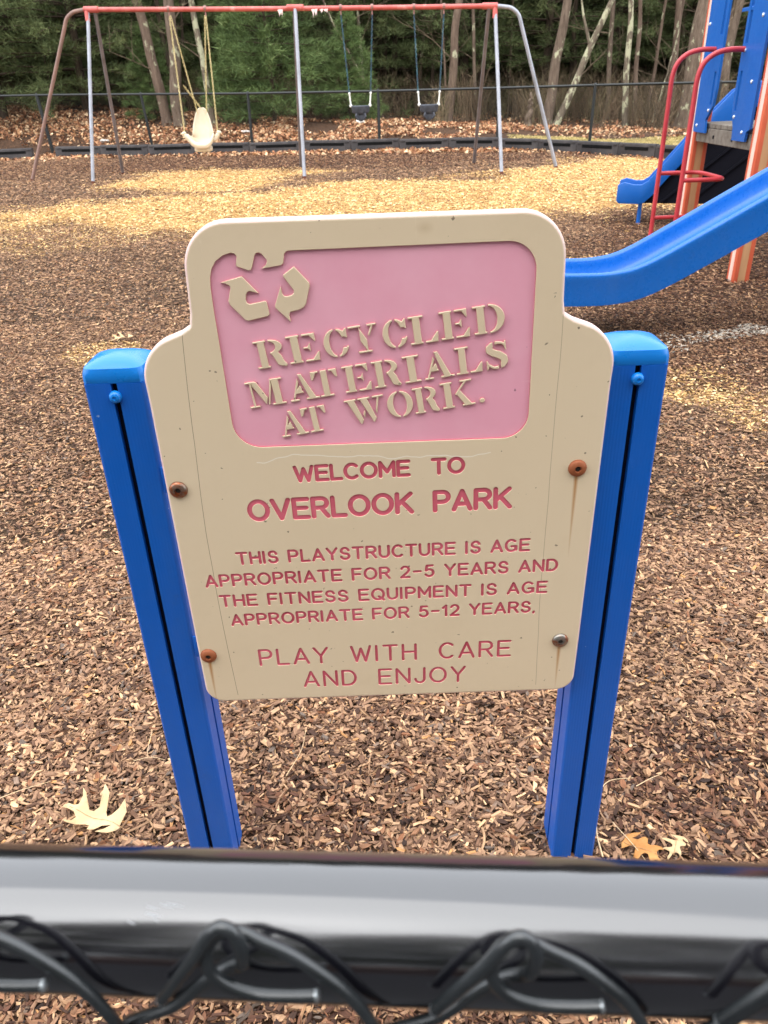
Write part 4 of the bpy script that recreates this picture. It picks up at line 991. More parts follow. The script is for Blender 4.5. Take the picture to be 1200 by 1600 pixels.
me = npmesh('chain_link_mesh', V, T, fblk, 4); me.transform(Matrix.Translation(-wloc(ff))); o = add('chain_link_mesh', me, ff); tag(o, kind='stuff')

# ================================================================== WOODS
def mat_bark(name, c1, c2, lichen=0., sc=(14, (1, 1, .18))):
    m = M(name, .95, .15); n1 = m.noise(sc[0], 6, .7, stretch=sc[1]); c = m.ramp(n1, [(.3, c1), (.7, c2)])
    if lichen:
        l = m.noise(5.5, 5, .65, stretch=(1, 1, .55)); c = m.mix(m.ramp(l, [(.62-lichen*.3, (0, 0, 0, 1)), (.68-lichen*.3, (.9,)*3+(1,))]), c, srgb(172, 170, 140))
    m.color(c); m.bump(n1, .9, .03); return m.m
bark = mat_bark('grey_brown_bark', srgb(74, 62, 52), srgb(122, 106, 92), .12)
bark2 = mat_bark('lichen_bark', srgb(78, 68, 58), srgb(124, 112, 96), .42)
barkd = mat_bark('dark_bark', srgb(44, 36, 30), srgb(78, 66, 54))
barkr = mat_bark('warm_bark', srgb(80, 66, 56), srgb(122, 104, 90), .10)
needle = M('pine_needles', .7, .2)
at = needle.n('ShaderNodeAttribute', attribute_name='tint')
oi = needle.n('ShaderNodeObjectInfo')
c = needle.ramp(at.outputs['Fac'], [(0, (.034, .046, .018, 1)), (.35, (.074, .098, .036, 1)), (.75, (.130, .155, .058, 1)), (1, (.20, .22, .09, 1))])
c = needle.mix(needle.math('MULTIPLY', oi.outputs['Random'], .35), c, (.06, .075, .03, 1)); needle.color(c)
needle.b.inputs['Transmission Weight'].default_value = 0; needle = needle.m
twigm = M('bare_twigs', .95, .1); twigm.color(twigm.ramp(twigm.noise(3, 3, .6), [(.35, srgb(78, 66, 54)), (.65, srgb(118, 104, 86))])); twigm = twigm.m

def needles_mesh(name, clumps, per, length, width, seed):
    """clumps: array of (x,y,z,dx,dy,dz,size,tint); every clump is a spray of slim pointed blades"""
    g = np.random.default_rng(seed); C_ = np.asarray(clumps); n = len(C_)*per; C_ = np.repeat(C_, per, 0)
    d = C_[:, 3:6]+g.normal(0, .62, (n, 3)); d /= np.linalg.norm(d, axis=1)[:, None]
    p = C_[:, :3]+g.normal(0, .055, (n, 3))*C_[:, 6:7]; L = length*C_[:, 6]*(.6+.7*g.random(n))
    u = np.cross(d, g.normal(0, 1, (n, 3))); u /= np.linalg.norm(u, axis=1)[:, None]
    w_ = width*(.6+.8*g.random(n))
    A = p-u*w_[:, None]; B = p+u*w_[:, None]; T_ = p+d*L[:, None]
    V = np.stack([A, B, T_], 1).reshape(-1, 3); T = np.arange(n*3).reshape(-1, 3)
    me_ = npmesh(name, V, T, needle)
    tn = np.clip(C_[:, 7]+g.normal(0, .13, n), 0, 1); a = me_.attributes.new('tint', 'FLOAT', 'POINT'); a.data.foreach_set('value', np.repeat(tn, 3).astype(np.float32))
    return me_
def pine_meshes(seed, Ht, base, Lmax, whorl=.36, nb=6, cl=11, per=13, rad=.14, shape=.85, dens=1.):
    g = random.Random(seed); clumps = []; mb = MB(); z = base
    mb.tube([(g.uniform(-.03, .03)*k, g.uniform(-.03, .03)*k, Ht*k/8) for k in range(9)], [rad*(1-k/8.6) for k in range(9)], 10)
    while z < Ht-.15:
        f = (z-base)/(Ht-base); L0 = Lmax*((1-f)**shape)*(.65+.35*min(1, f*6+.3)); k0 = g.uniform(0, 6.28)
        for b_ in range(nb):
            if g.random() < .12: continue
            a = k0+6.283*b_/nb+g.uniform(-.3, .3); L = L0*g.uniform(.7, 1.15)+.15; up = g.uniform(.02, .28)*(.4+f); sag = g.uniform(.02, .12)*(1-f)
            pts = []; 
            for q in range(5):
                t = q/4; pts.append(Vector((math.cos(a)*L*t, math.sin(a)*L*t, z+L*(up*t-sag*t*t*1.6))))
            mb.tube(pts, [rad*.22*(1-.75*q/4) for q in range(5)], 4, cap=False)
            nn = max(3, int(cl*L/1.6*dens)); br_t = g.uniform(.25, .75)
            for q in range(nn):
                t = g.uniform(.18, 1.03)**.8; side = g.uniform(-1, 1)*.42*L*(1.05-t)*.8
                x = math.cos(a)*L*t-math.sin(a)*side; y = math.sin(a)*L*t+math.cos(a)*side; zz = z+L*(up*t-sag*t*t*1.6)+g.uniform(-.06, .09)
                dx, dy = math.cos(a)*.9-math.sin(a)*side*1.4, math.sin(a)*.9+math.cos(a)*side*1.4
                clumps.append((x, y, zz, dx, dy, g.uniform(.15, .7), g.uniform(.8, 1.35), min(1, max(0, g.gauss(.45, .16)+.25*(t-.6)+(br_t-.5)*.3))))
        z += whorl*g.uniform(.75, 1.2)
    for q in range(8): clumps.append((g.uniform(-.1, .1), g.uniform(-.1, .1), Ht-g.uniform(0, .5), 0, 0, 1, 1, .7))
    o = mb.build('tmptrunk', barkd, None); tm = o.data; bpy.data.objects.remove(o)
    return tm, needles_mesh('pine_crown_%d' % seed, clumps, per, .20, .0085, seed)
needle2 = needle.copy(); needle2.name = 'young_pine_needles'
for nd in needle2.node_tree.nodes:
    if nd.type == 'VALTORGB':
        for e_, c_ in zip(nd.color_ramp.elements, ((.038, .070, .02, 1), (.085, .135, .040, 1), (.145, .21, .068, 1), (.22, .28, .10, 1))): e_.color = c_
P_young = pine_meshes(1, 5.6, .25, 2.3, .30, 7, 16, 15, .07, .75, 1.5)
P_young[1].materials.clear(); P_young[1].materials.append(needle2)
P_tall = pine_meshes(2, 12, 1.0, 3.4, .42, 6, 15, 13, .15, .8, 1.3)
P_wide = pine_meshes(3, 10.5, .5, 3.7, .38, 6, 15, 14, .15, .7, 1.35)
P_high = pine_meshes(4, 14, 1.9, 3.8, .45, 6, 14, 13, .18, .75, 1.3)
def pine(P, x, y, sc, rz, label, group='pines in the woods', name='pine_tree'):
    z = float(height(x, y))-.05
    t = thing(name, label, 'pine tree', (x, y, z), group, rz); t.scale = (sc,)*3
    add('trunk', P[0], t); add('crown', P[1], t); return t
pine(P_young, -2.75, 24.9, .98, .4, 'bright green young pine bushy to the ground, behind the middle leg of the swing frame')
pine(P_young, -3.95, 26.6, .5, 2.0, 'small young pine right of the tan swing, in the shadow of the trunks')
pine(P_young, -6.3, 25.5, .42, 1.2, 'low green pine sapling beneath the leaning trunks left of the tan swing')
pine(P_young, -.6, 25.6, .5, 3.1, 'low pine bush behind the left bucket swing')
L_ = [(P_wide, -11.0, 26.2, .95, 0), (P_wide, -8.6, 26.6, .9, 1.1), (P_tall, -12.8, 28, 1.05, 2.2), (P_wide, -7.9, 29.5, .9, 3.0), (P_tall, -9.9, 30, 1.0, .7), (P_wide, -14.5, 27, 1.0, 4.1), (P_tall, -4.9, 30.5, 1.0, 5.0), (P_wide, -2.6, 30.0, .85, 2.7), (P_tall, -1.6, 31, 1.0, 1.9), (P_wide, .9, 30.5, .85, .2)]
LAB = ['large dark pine at the left edge with low sweeping boughs', 'broad pine behind the left legs of the swing frame', 'tall pine rising at the far left of the woods', 'pine between the left legs and the leaning trunks', 'tall pine behind the broad pine at left', 'wide pine just beyond the left edge', 'tall dark pine behind the lichen covered trunk by the tan swing', 'shaded pine behind the bright young pine', 'tall pine behind the left bucket swing', 'olive green pine between the bucket swings']
for (P, x, y, sc, rz), lb in zip(L_, LAB): pine(P, x, y, sc, rz, lb)
for k, (P, x, y, sc, rz, lb) in enumerate(((P_high, 3.2, 30, .95, 1.0, 'pine with high boughs behind the right end of the swing frame'), (P_high, 5.9, 29.5, .9, 2.2, 'dark pine behind the two leaning trunks'), (P_high, 8.4, 30.5, 1.0, 3.3, 'pine with high boughs behind the thin lichen stems'), (P_high, 11.2, 31, 1.0, 4.1, 'pine behind the play tower'), (P_high, 13.8, 29, .95, 5.2, 'pine farthest right behind the play tower'))):
    pine(P, x, y, sc, rz, lb)
g = random.Random(5)
for k in range(44):
    x = -22+44*(k % 22)/21+g.uniform(-1, 1); y = (33.5 if k < 22 else 38)+g.uniform(-1.2, 1.8)
    pine(g.choice((P_tall, P_wide, P_high, P_wide)), x, y, g.uniform(.85, 1.15), g.uniform(0, 6.28), 'dark pine deep in the woods behind the front row of trees', 'pines deep in the woods')

# bare trees
def bare_tree(name, label, x0, y0, top, r0, mat_, seed, Ht=11, forks=(), group=None, branches=9, dead=False):
    """trunk passes through (x0,y0,ground) and the point top (x,y,z), carries on to height Ht"""
    g = random.Random(seed); zb_ = float(height(x0, y0))-.1; root = thing(name, label, 'tree', (x0, y0, zb_), group)
    tx, ty, tz = top; sl = (tx-x0)/(tz-zb_), (ty-y0)/(tz-zb_); P = []; n_ = 14
    for k in range(n_):
        t = k/(n_-1); z = zb_+Ht*t; wob = .22*r0+.012
        P.append(Vector((x0+sl[0]*(z-zb_)*(1 if t < .5 else 1-.3*(t-.5))+g.uniform(-wob, wob)*(k > 0), y0+sl[1]*(z-zb_)+g.uniform(-wob, wob)*(k > 0), z)))
    P = catmull(P, 3); n2 = len(P); mb = MB().tube(P, [r0*(1.25 if i == 0 else 1)*(1-.8*i/(n2-1))+.006 for i in range(n2)], 12)
    for fx in forks:   # (height fraction, end offset, radius fraction)
        i = int(fx[0]*n2); a = P[i]; e = a+Vector(fx[1]); mid = a.lerp(e, .5)+Vector((g.uniform(-.08, .08), 0, g.uniform(0, .12)))
        mb.tube(catmull([a, mid, e], 4), [r0*fx[2]*(1-.6*k/8) for k in range(9)], 8)
    mb.build('trunk', mat_, root)
    tw = MB()
    def br(a, d, L, r, lv):
        pts = [a]; dd = Vector(d)
        for q in range(4): dd = (dd+Vector((g.uniform(-.3, .3), g.uniform(-.3, .3), g.uniform(-.12, .28)))*.6).normalized(); pts.append(pts[-1]+dd*L/4)
        tw.tube(pts, [r*(1-.2*q) for q in range(5)], 4 if lv else 5, cap=False)
        if lv < 2:
            for q in range(3 if lv == 0 else 2): br(pts[g.randint(1, 4)], (dd+Vector((g.uniform(-1, 1), g.uniform(-1, 1), g.uniform(-.2, .7)))).normalized(), L*g.uniform(.4, .65), r*.5, lv+1)
    for q in range(branches):
        i = int(n2*g.uniform(.12, .95)); a = g.uniform(0, 6.28); br(P[i], (math.cos(a), math.sin(a), g.uniform(.1, .9)), g.uniform(.6, 1.9), r0*g.uniform(.10, .22)+.004, 0)
    if branches: tag(tw.build('branches', twigm, root, fix=False), kind='stuff')
    return root
bare_tree('bare_tree', 'thick trunk leaning left, left of the tan swing chains', -5.80, 24.8, (-6.14, 24.8, 3.57), .15, barkr, 1)
bare_tree('bare_tree', 'thick straight trunk directly behind the left chains of the tan swing', -5.39, 24.5, (-5.25, 24.5, 3.52), .17, bark, 2)
bare_tree('bare_tree', 'trunk with pale lichen patches behind the right chains of the tan swing', -4.45, 24.6, (-4.63, 24.6, 3.51), .09, bark2, 3, branches=5)
bare_tree('bare_tree', 'thin grey trunk left of the leaning trunk, above the swing beam', -8.10, 31, (-7.95, 31, 4.12), .075, bark, 4)
bare_tree('bare_tree', 'warm brown trunk right of the right bucket swing', 2.38, 26.5, (2.66, 26.5, 3.45), .13, barkr, 5, branches=5)
bare_tree('bare_tree', 'forked trunk right of the right swing leg', 5.20, 25.5, (5.60, 25.5, 3.29), .15, bark, 6, forks=((.30, (.75, .1, 1.3), .5),), branches=6)
bare_tree('bare_tree', 'pale lichen trunk leaning steeply to the right', 5.43, 25.4, (6.85, 25.5, 3.25), .105, bark2, 7, Ht=8, forks=((.27, (-.35, .1, 1.2), .5),), branches=6)
bare_tree('bare_tree', 'slender lichen spotted stem left of the red handrails', 7.42, 25, (7.19, 25, 3.2), .085, bark2, 8, branches=6)
bare_tree('bare_tree', 'thin bare stem right of the lichen spotted stem', 8.0, 26, (7.78, 26, 2.9), .065, barkr, 9, branches=5)
bare_tree('bare_tree', 'slim warm trunk behind the red handrails', 9.38, 27, (9.2, 27, 3.3), .11, barkr, 10)
bare_tree('bare_tree', 'thickest grey trunk behind the left tower post', 8.95, 24.6, (9.14, 24.6, 3.11), .27, bark, 11, branches=6)
bare_tree('bare_tree', 'pale trunk seen between the blue barrier boards', 10.83, 27, (10.95, 27, 2.61), .19, bark, 12)
bare_tree('leaning_sapling', 'thin curved sapling left of the red handrails', 8.35, 25.6, (8.75, 25.6, 1.8), .03, bark2, 13, Ht=2.6, branches=2)
bare_tree('bare_tree', 'dark slanting stem right of the bright young pine', .45, 27.5, (-1.2, 27.5, 3.4), .045, bark, 14, Ht=6, branches=5)
bare_tree('bare_tree', 'thin pale birch stem behind the left bucket swing', -.15, 29.5, (-.3, 29.5, 3.4), .05, bark2, 15, branches=3)
bare_tree('tree_stump', 'short broken grey stump at the foot of the forked trunk', 4.62, 25.3, (4.7, 25.3, 1.0), .12, bark, 16, Ht=.95, branches=0)
g = random.Random(9)
for k in range(46):
    x = g.uniform(-12, 15) if k % 3 else g.uniform(0, 15); y = g.uniform(26.8, 34)
    if abs(x+2.8) < 1 and y < 28: continue
    bare_tree('bare_tree', 'slim bare tree standing among others in the shaded woods', x, y, (x+g.uniform(-.3, .3), y, 3.3), g.uniform(.03, .10), g.choice((barkd, bark, barkd, barkr)), 100+k, Ht=g.uniform(6, 11), group='slim bare trees in the woods', branches=7)
# brush and far woods as masses
shr = []
for k in range(6):
    mb = MB(); g2 = random.Random(40+k)
    for q in range(26):
        a = g2.uniform(0, 6.28); r_ = g2.uniform(0, .5); x, y = math.cos(a)*r_, math.sin(a)*r_; hh = g2.uniform(.5, 1.7); dx, dy = g2.uniform(-.5, .5)*hh, g2.uniform(-.5, .5)*hh
        pts = [(x, y, 0), (x+dx*.3, y+dy*.3, hh*.45), (x+dx*.7+g2.uniform(-.1, .1), y+dy*.7, hh*.8), (x+dx*1.1, y+dy*1.1, hh)]
        mb.tube(pts, [.008, .006, .004, .002], 3, cap=False)
        for j in range(3):
            c = Vector(pts[g2.randint(1, 2)]); e = c+Vector((g2.uniform(-.3, .3), g2.uniform(-.3, .3), g2.uniform(.05, .4))); mb.tube([c, e], [.004, .0015], 3, cap=False)
    o = mb.build('tmpb', None, None, fix=False, smooth=False); me_ = o.data; bpy.data.objects.remove(o); shr.append(me_)
brushm = mat_instanced('brush_stems', .95, None, .1)
for q in shr: q.materials.clear(); q.materials.append(brushm)
n = 620; x = rng.uniform(-16, 16, n); y = fence_y(x)+rng.uniform(5.5, 15, n)
k = ~((x < -1) & (y < fence_y(x)+5.6) & (rng.random(n) < .75)); x, y = x[k], y[k]; n = len(x)
BC = np.array([srgb(*c)[:3] for c in ((96, 80, 64), (120, 102, 82), (76, 66, 54), (132, 116, 92), (104, 96, 72))])
sc = .45+.55*rng.random(n)
tag(scatter('underbrush', np.stack([x, y, height(x, y)-.02], 1), np.stack([rng.normal(0, .1, n), rng.normal(0, .1, n), rng.random(n)*6.28], 1), np.stack([sc]*3, 1), rng.integers(0, 6, n), np.concatenate([BC[rng.integers(0, 5, n)]*(.6+.5*rng.random(n))[:, None], np.ones((n, 1))], 1), proto_collection('brush_shapes', shr)), kind='stuff', label='tangle of bare brown undergrowth in the woods', cat='undergrowth')
fw = bpy.data.collections.new('far_pine_shapes')
for i, P in enumerate((P_tall, P_wide, P_high)): fw.objects.link(bpy.data.objects.new('far_pine_shapes_%d' % i, P[1]))
n = 520; x = rng.uniform(-75, 75, n); y = rng.uniform(42, 80, n); sc = rng.uniform(1.0, 1.5, n)
tag(scatter('far_woods', np.stack([x, y, height(x, y)-.5], 1), np.stack([0*x, 0*x, rng.random(n)*6.28], 1), np.stack([sc]*3, 1), rng.integers(0, 3, n), np.ones((n, 4)), fw), kind='stuff', label='dark mass of far evergreen woods', cat='woods')
# unseen tall pines added behind the camera to darken the rail reflection
g = random.Random(21)
for k in range(13):
    pine(g.choice((P_tall, P_tall, P_high)), -16+32*k/12+g.uniform(-1, 1), -9.5-g.uniform(0, 4), g.uniform(1.25, 1.6), g.uniform(0, 6.28), 'unseen tall pine added behind the viewer to darken the rail reflection', 'added pines behind the viewer')

# ================================================================== PLAY TOWER AND SLIDES
tan = M('tan_plastic_timber', .55, .4); tan.color(tan.ramp(tan.noise(3, 5, .65, stretch=(6, 6, .6)), [(.3, srgb(178, 132, 92)), (.65, srgb(198, 152, 110))])); tan = tan.m
orange = M('orange_post_corner', .5, .4); orange.color(orange.ramp(orange.noise(3, 4, .6), [(.3, srgb(186, 78, 50)), (.7, srgb(204, 98, 66))])); orange = orange.m
palep = M('sky_lit_pink_face', .5, .4); palep.color(palep.ramp(palep.noise(3, 4, .6, stretch=(6, 6, .6)), [(.3, srgb(222, 184, 168)), (.7, srgb(232, 200, 186))])); palep = palep.m
bluep = mat_blue('blue_panel_plastic', srgb(0, 86, 166), .4, False)
blues = mat_blue('blue_slide_plastic', srgb(0, 94, 178), .28, False)
blacks = M('black_slide_underside', .9, .12); blacks.color((.006, .006, .010, 1)); blacks = blacks.m
deckm = M('weathered_deck', .85, .2); deckm.color(deckm.ramp(deckm.noise(5, 5, .7, stretch=(1, 5, 5)), [(.3, srgb(92, 84, 76)), (.7, srgb(132, 124, 114))])); deckm = deckm.m
wscrew = M('bright_bolt', .25, .5); wscrew.color((.75, .8, .85, 1)); wscrew.b.inputs['Metallic'].default_value = .6; wscrew = wscrew.m
tower = thing('play_tower', 'blue and tan play tower with orange cornered posts and raised deck', 'play structure', (3.3, 6.65, 0))
XA, YA, YB = 2.80, 7.27, 6.05
def tpost(cx, cy, label):
    hw = .0635; r_ = .018; z0, z1 = -.2, 3.4
    body = MB().box((cx-hw+.004, cy-hw+.004, z0), (cx+hw-.004, cy+hw-.004, z1)).build('post', tan, tower, smooth=False); body['label'] = label
    for sx in (-1, 1):
        for sy in (-1, 1):
            o_ = [(hw, hw-r_*1.9), (hw, hw-.010), (hw-.003, hw-.003), (hw-.010, hw), (hw-r_*1.9, hw), (hw-r_*1.9, hw-.008), (hw-.008, hw-r_*1.9)]
            P = [(cx+sx*a, cy+sy*b_) for a, b_ in o_]
            MB().prism(P, 'z', z0, z1).build('corner_strip', orange, body, smooth=False)
    MB().box((cx-hw+.0005, cy-hw+r_*1.9+.001, z0), (cx-hw+.006, cy+hw-r_*1.9-.001, z1)).build('sky_lit_face', palep, body, smooth=False)  # left face painted paler, its sky light put into the colour
    return body
tpost(XA, YA, 'farther left post of the tower opening'); tpost(XA, YB, 'nearer post of the tower opening')
tpost(XA+1.22, YA, 'rear post of the tower'); tpost(XA+1.22, YB, 'right hand post of the tower')
DZ = 1.03
for k in range(9):   # deck boards
    y0 = YB+.075+k*.12
    MB().box((XA-.045, y0, DZ), (XA+1.2, y0+.112, DZ+.035)).build('deck_board', deckm, tower, bevel=.004, seg=1)
MB().box((XA-.05, YB+.07, DZ-.11), (XA-.015, YA-.07, DZ-.002)).build('deck_rim', deckm, tower, bevel=.004, seg=1)
for y in (YB+.42, YB+.78): MB().lathe([(.014, 0), (.014, .004), (.0001, .005)], (XA-.05, y, DZ-.06), (-1, 0, 0), 10).build('rim_bolt', blacks, tower)
MB().box((XA+.0, YB+.068, DZ-.11), (XA+1.2, YB+.10, DZ-.002)).build('deck_rim', deckm, tower, bevel=.004, seg=1)
# barrier boards of the opening, plane x = XA-.075
bxp = XA-.066
def board(P, slot_, name='barrier_board', x0=bxp-.019, x1=bxp, mat_=bluep, parent=tower):
    # plate with routed slot(s), built by delaunay in the (y,z) plane
    from mathutils.geometry import delaunay_2d_cdt
    loops = [P]+slot_; pts = []; ed = []
    for l in loops: o = len(pts); pts += l; ed += [(o+k, o+(k+1) % len(l)) for k in range(len(l))]
    vo, _, fo, *_r = delaunay_2d_cdt([Vector(p) for p in pts], ed, [], 0, 1e-5)
    def ins(c, l):
        r_ = False
        for i in range(len(l)):
            (ax, ay), (bx_, by) = l[i-1], l[i]
            if (ay > c[1]) != (by > c[1]) and c[0] < (bx_-ax)*(c[1]-ay)/(by-ay+1e-12)+ax: r_ = not r_
        return r_
    fo = [f for f in fo if sum(ins(((vo[f[0]]+vo[f[1]]+vo[f[2]])/3), l) for l in loops) % 2 == 1]
    n_ = len(vo); b = MB(); V = [(x0, v.x, v.y) for v in vo]+[(x1, v.x, v.y) for v in vo]; F = [tuple(f) for f in fo]+[tuple(i+n_ for i in f[::-1]) for f in fo]
    b.poly(V, F)
    for l in loops:
        n_ = len(l); b.poly([(x0, *p) for p in l]+[(x1, *p) for p in l], [(k, (k+1) % n_, (k+1) % n_+n_, k+n_) for k in range(n_)])
    import bmesh as _b
    o = b.build(name, mat_, parent, smooth=False); bm = _b.new(); bm.from_mesh(o.data); _b.ops.remove_doubles(bm, verts=bm.verts, dist=1e-5); _b.ops.recalc_face_normals(bm, faces=bm.faces); bm.to_mesh(o.data); bm.free(); return o
def slot_yz(y, z0, z1, hw=.018, sk=0): return [(y-hw, z0), (y+hw, z0), (y+hw+sk, z1), (y-hw+sk, z1)]
# left board (farther): y from post A inwards
board([(7.19, .995), (6.95, .995), (6.965, 1.09), (6.86, 1.19), (6.84, 1.30), (6.84, 2.9), (7.20, 2.9), (7.20, 1.03)], [slot_yz(6.905, 1.20, 1.43), slot_yz(6.905, 1.68, 2.5, .02)])
board([(6.18, .975), (6.40, .975), (6.415, 1.06), (6.47, 1.16), (6.48, 1.26), (6.47, 2.9), (6.12, 2.9), (6.12, 1.06), (6.17, 1.04)], [slot_yz(6.42, 1.17, 1.43), slot_yz(6.42, 1.60, 2.5, .022)])
MB().box((bxp-.017, 6.40, 1.80), (bxp-.002, 6.60, 1.825)).build('cross_strip', bluep, tower, bevel=.003, seg=1)
for y, z in ((7.13, 1.045), (6.24, 1.035), (6.93, 1.16), (6.42, 1.13), (6.93, 1.56), (6.42, 1.56), (7.16, 1.76), (6.22, 1.76), (6.22, 1.36)):
    MB().lathe([(.013, 0), (.012, .005), (.006, .009), (.0001, .010)], (bxp-.019, y, z), (-1, 0, 0), 12).build('board_bolt', wscrew, tower)
MB().lathe([(.013, 0), (.012, .005), (.006, .009), (.0001, .010)], (XA+.03, YB-.0600, 1.02), (0, -1, 0), 12).build('board_bolt', wscrew, tower)
# rear blue arch panel
arch = [(6.16, 1.55), (6.16, 2.9), (7.16, 2.9), (7.16, 1.55)]+[(6.66+.42*math.cos(R(a)), 1.62+.45*math.sin(R(a))) for a in range(0, 181, 12)]
board([(6.16, 1.72), (6.16, 2.9), (7.16, 2.9), (7.16, 1.72), (7.0, 1.66), (6.3, 1.66)], [], 'rear_panel', XA+1.12, XA+1.139)
MB().lathe([(.0001, -.01), (.30, -.01), (.30, .01), (.0001, .01)], (XA+.9, 6.66, 2.05), (1, 0, .1), 32).build('round_panel', bluep, tower)
# red loop ladder in front of the opening
redr = M('red_rail_coating', .35, .5); redr.color(redr.ramp(redr.noise(6, 4, .6), [(.3, srgb(170, 44, 52)), (.7, srgb(192, 62, 68))])); redr = redr.m
lad = thing('loop_ladder', 'red loop ladder with two curved handrails below the tower opening', 'ladder', (2.40, 6.7, 0))
for y, zt in ((6.43, 1.565), (6.97, 1.582)):
    P = catmull([(bxp-.02, y, zt), (2.60, y, zt), (2.50, y, zt-.025), (2.43, y, zt-.085), (2.402, y, zt-.18), (2.40, y, zt-.32)], 6)+[Vector((2.397, y, .75)), Vector((2.39, y, -.15))]
    MB().tube(P, .0185, 14).build('handrail', redr, lad)
for z in (.70, .35):
    P = catmull([(2.40, 6.97, z), (2.62, 6.97, z), (2.71, 6.95, z), (2.735, 6.86, z), (2.735, 6.55, z), (2.71, 6.45, z), (2.62, 6.43, z), (2.40, 6.43, z)], 5)
    MB().tube(P, .0165, 12).build('loop_rung', redr, lad)

# near slide: moulded trough, travelling along -x
def slide_path():   # (x, z of near top rim, y)
    return catmull([(1.00, .415, 4.62), (1.20, .408, 4.62), (1.40, .412, 4.62), (1.575, .455, 4.62), (1.86, .605, 4.62), (2.20, .795, 4.62), (2.75, 1.10, 4.62), (3.30, 1.41, 4.62), (3.60, 1.52, 4.62), (3.95, 1.55, 4.62)], 8)
ns = thing('slide', 'large bright blue moulded slide running down from the right edge', 'slide', (1.6, 4.85, 0))
SPTH = [Vector((p[0], p[1], 0)) for p in slide_path()]   # x, z
def sect(W):
    # (offset across y, drop) closed loop, near wall at y=0
    near = [(0, -.178), (-.004, -.15), (-.004, -.03), (-.010, -.008), (-.006, .006), (.010, .012), (.028, .008), (.036, -.006), (.042, -.03), (.055, -.085), (.075, -.105), (.12, -.112)]
    far = [(W-a, b_) for a, b_ in near[::-1]]
    return near+[(W/2, -.114)]+far+[(W-.06, -.19), (W/2, -.195), (.06, -.19)]
W_ = .46; sc_ = sect(W_); V = []; n_ = len(sc_)
for i, p in enumerate(SPTH):
    t = (SPTH[min(i+1, len(SPTH)-1)]-SPTH[max(i-1, 0)]).normalized(); nx_, nz_ = -t.y, t.x
    V += [(p.x+nx_*(b_), 4.60+a, p.y+nz_*(b_)) for a, b_ in sc_]
F = [(i*n_+k, i*n_+(k+1) % n_, (i+1)*n_+(k+1) % n_, (i+1)*n_+k) for i in range(len(SPTH)-1) for k in range(n_)]
F += [tuple(range(n_-1, -1, -1)), tuple((len(SPTH)-1)*n_+k for k in range(n_))]
o = MB().poly(V, F).build('trough', blues, ns)
o.data.set_sharp_from_angle(angle=R(70))
MB().tube([(1.03, 4.86, .24), (1.03, 4.86, -.1)], .025, 12).build('support_leg', blues, ns)
MB().tube([(3.2, 4.83, 1.2), (3.2, 4.83, -.1)], .03, 12).build('support_leg', blues, ns)
# platform that carries its top end, beyond the right edge
pf = thing('slide_platform', 'tan posted platform carrying the upper end of the near blue slide, right of the photo', 'platform', (4.4, 4.85, 0))
for x, y in ((4.0, 4.45), (4.0, 5.2), (4.9, 4.45), (4.9, 5.2)): MB().box((x-.06, y-.06, -.2), (x+.06, y+.06, 2.6)).build('post', tan, pf, bevel=.012)
MB().box((3.94, 4.40, 1.30), (4.96, 5.26, 1.36)).build('deck', deckm, pf, bevel=.005)

# far slide beyond the tower
fs = thing('slide', 'smaller far blue slide with black underside behind the red ladder', 'slide', (3.0, 8.95, 0))
top = [(2.615, .40), (2.68, .425), (2.78, .402), (2.86, .402), (2.92, .44), (3.05, .60), (3.26, .86), (3.62, 1.26), (3.75, 1.33), (4.0, 1.34)]
bot = [(4.0, 1.16), (3.80, 1.10), (3.34, .74), (3.12, .48), (2.98, .30), (2.90, .222), (2.84, .208), (2.64, .214), (2.612, .24)]
for y0, y1 in ((8.80, 8.845), (9.22, 9.265)): MB().prism(top+bot, 'y', y0, y1).build('side_wall', bluep, fs, bevel=.006)
tp = [(a+.02, b_-.13) for a, b_ in top[:-1]]+[(4.0, 1.21)]; bt = [(a+.02, b_-.155) for a, b_ in top[:-1]]+[(4.0, 1.185)]
tp[0] = (2.66, .27); bt[0] = (2.66, .245)
MB().prism(tp+bt[::-1], 'y', 8.8455, 9.2195).build('slide_bed', bluep, fs)
wedge = [(2.88, .212), (4.15, .212), (4.15, 1.15), (3.82, 1.09), (3.35, .725), (3.12, .46), (2.98, .285)]
MB().prism(wedge, 'y', 8.86, 9.20).build('underside', blacks, fs, smooth=False)
for k in range(4):
    x = 3.05+.27*k; MB().prism([(x, .222), (x+.035, .222), (x+.035+min(.95, 4.1-x)*.8, .222+min(.95, 4.1-x)*.70), (x+min(.95, 4.1-x)*.8, .222+min(.95, 4.1-x)*.70)], 'y', 8.835, 8.862).build('underside_rib', blacks, fs, smooth=False)
MB().tube([(2.865, 8.88, .23), (2.865, 8.88, -.1)], .022, 12).build('support_leg', bluep, fs)

rot = Matrix.Translation((2.865, 8.80, 0)) @ Matrix.Rotation(R(-19), 4, 'Z') @ Matrix.Translation((-2.865, -8.80, 0)); fo_ = Matrix.Translation(fs.location)
for ch in fs.children: ch.data.transform(fo_.inverted() @ rot @ fo_)

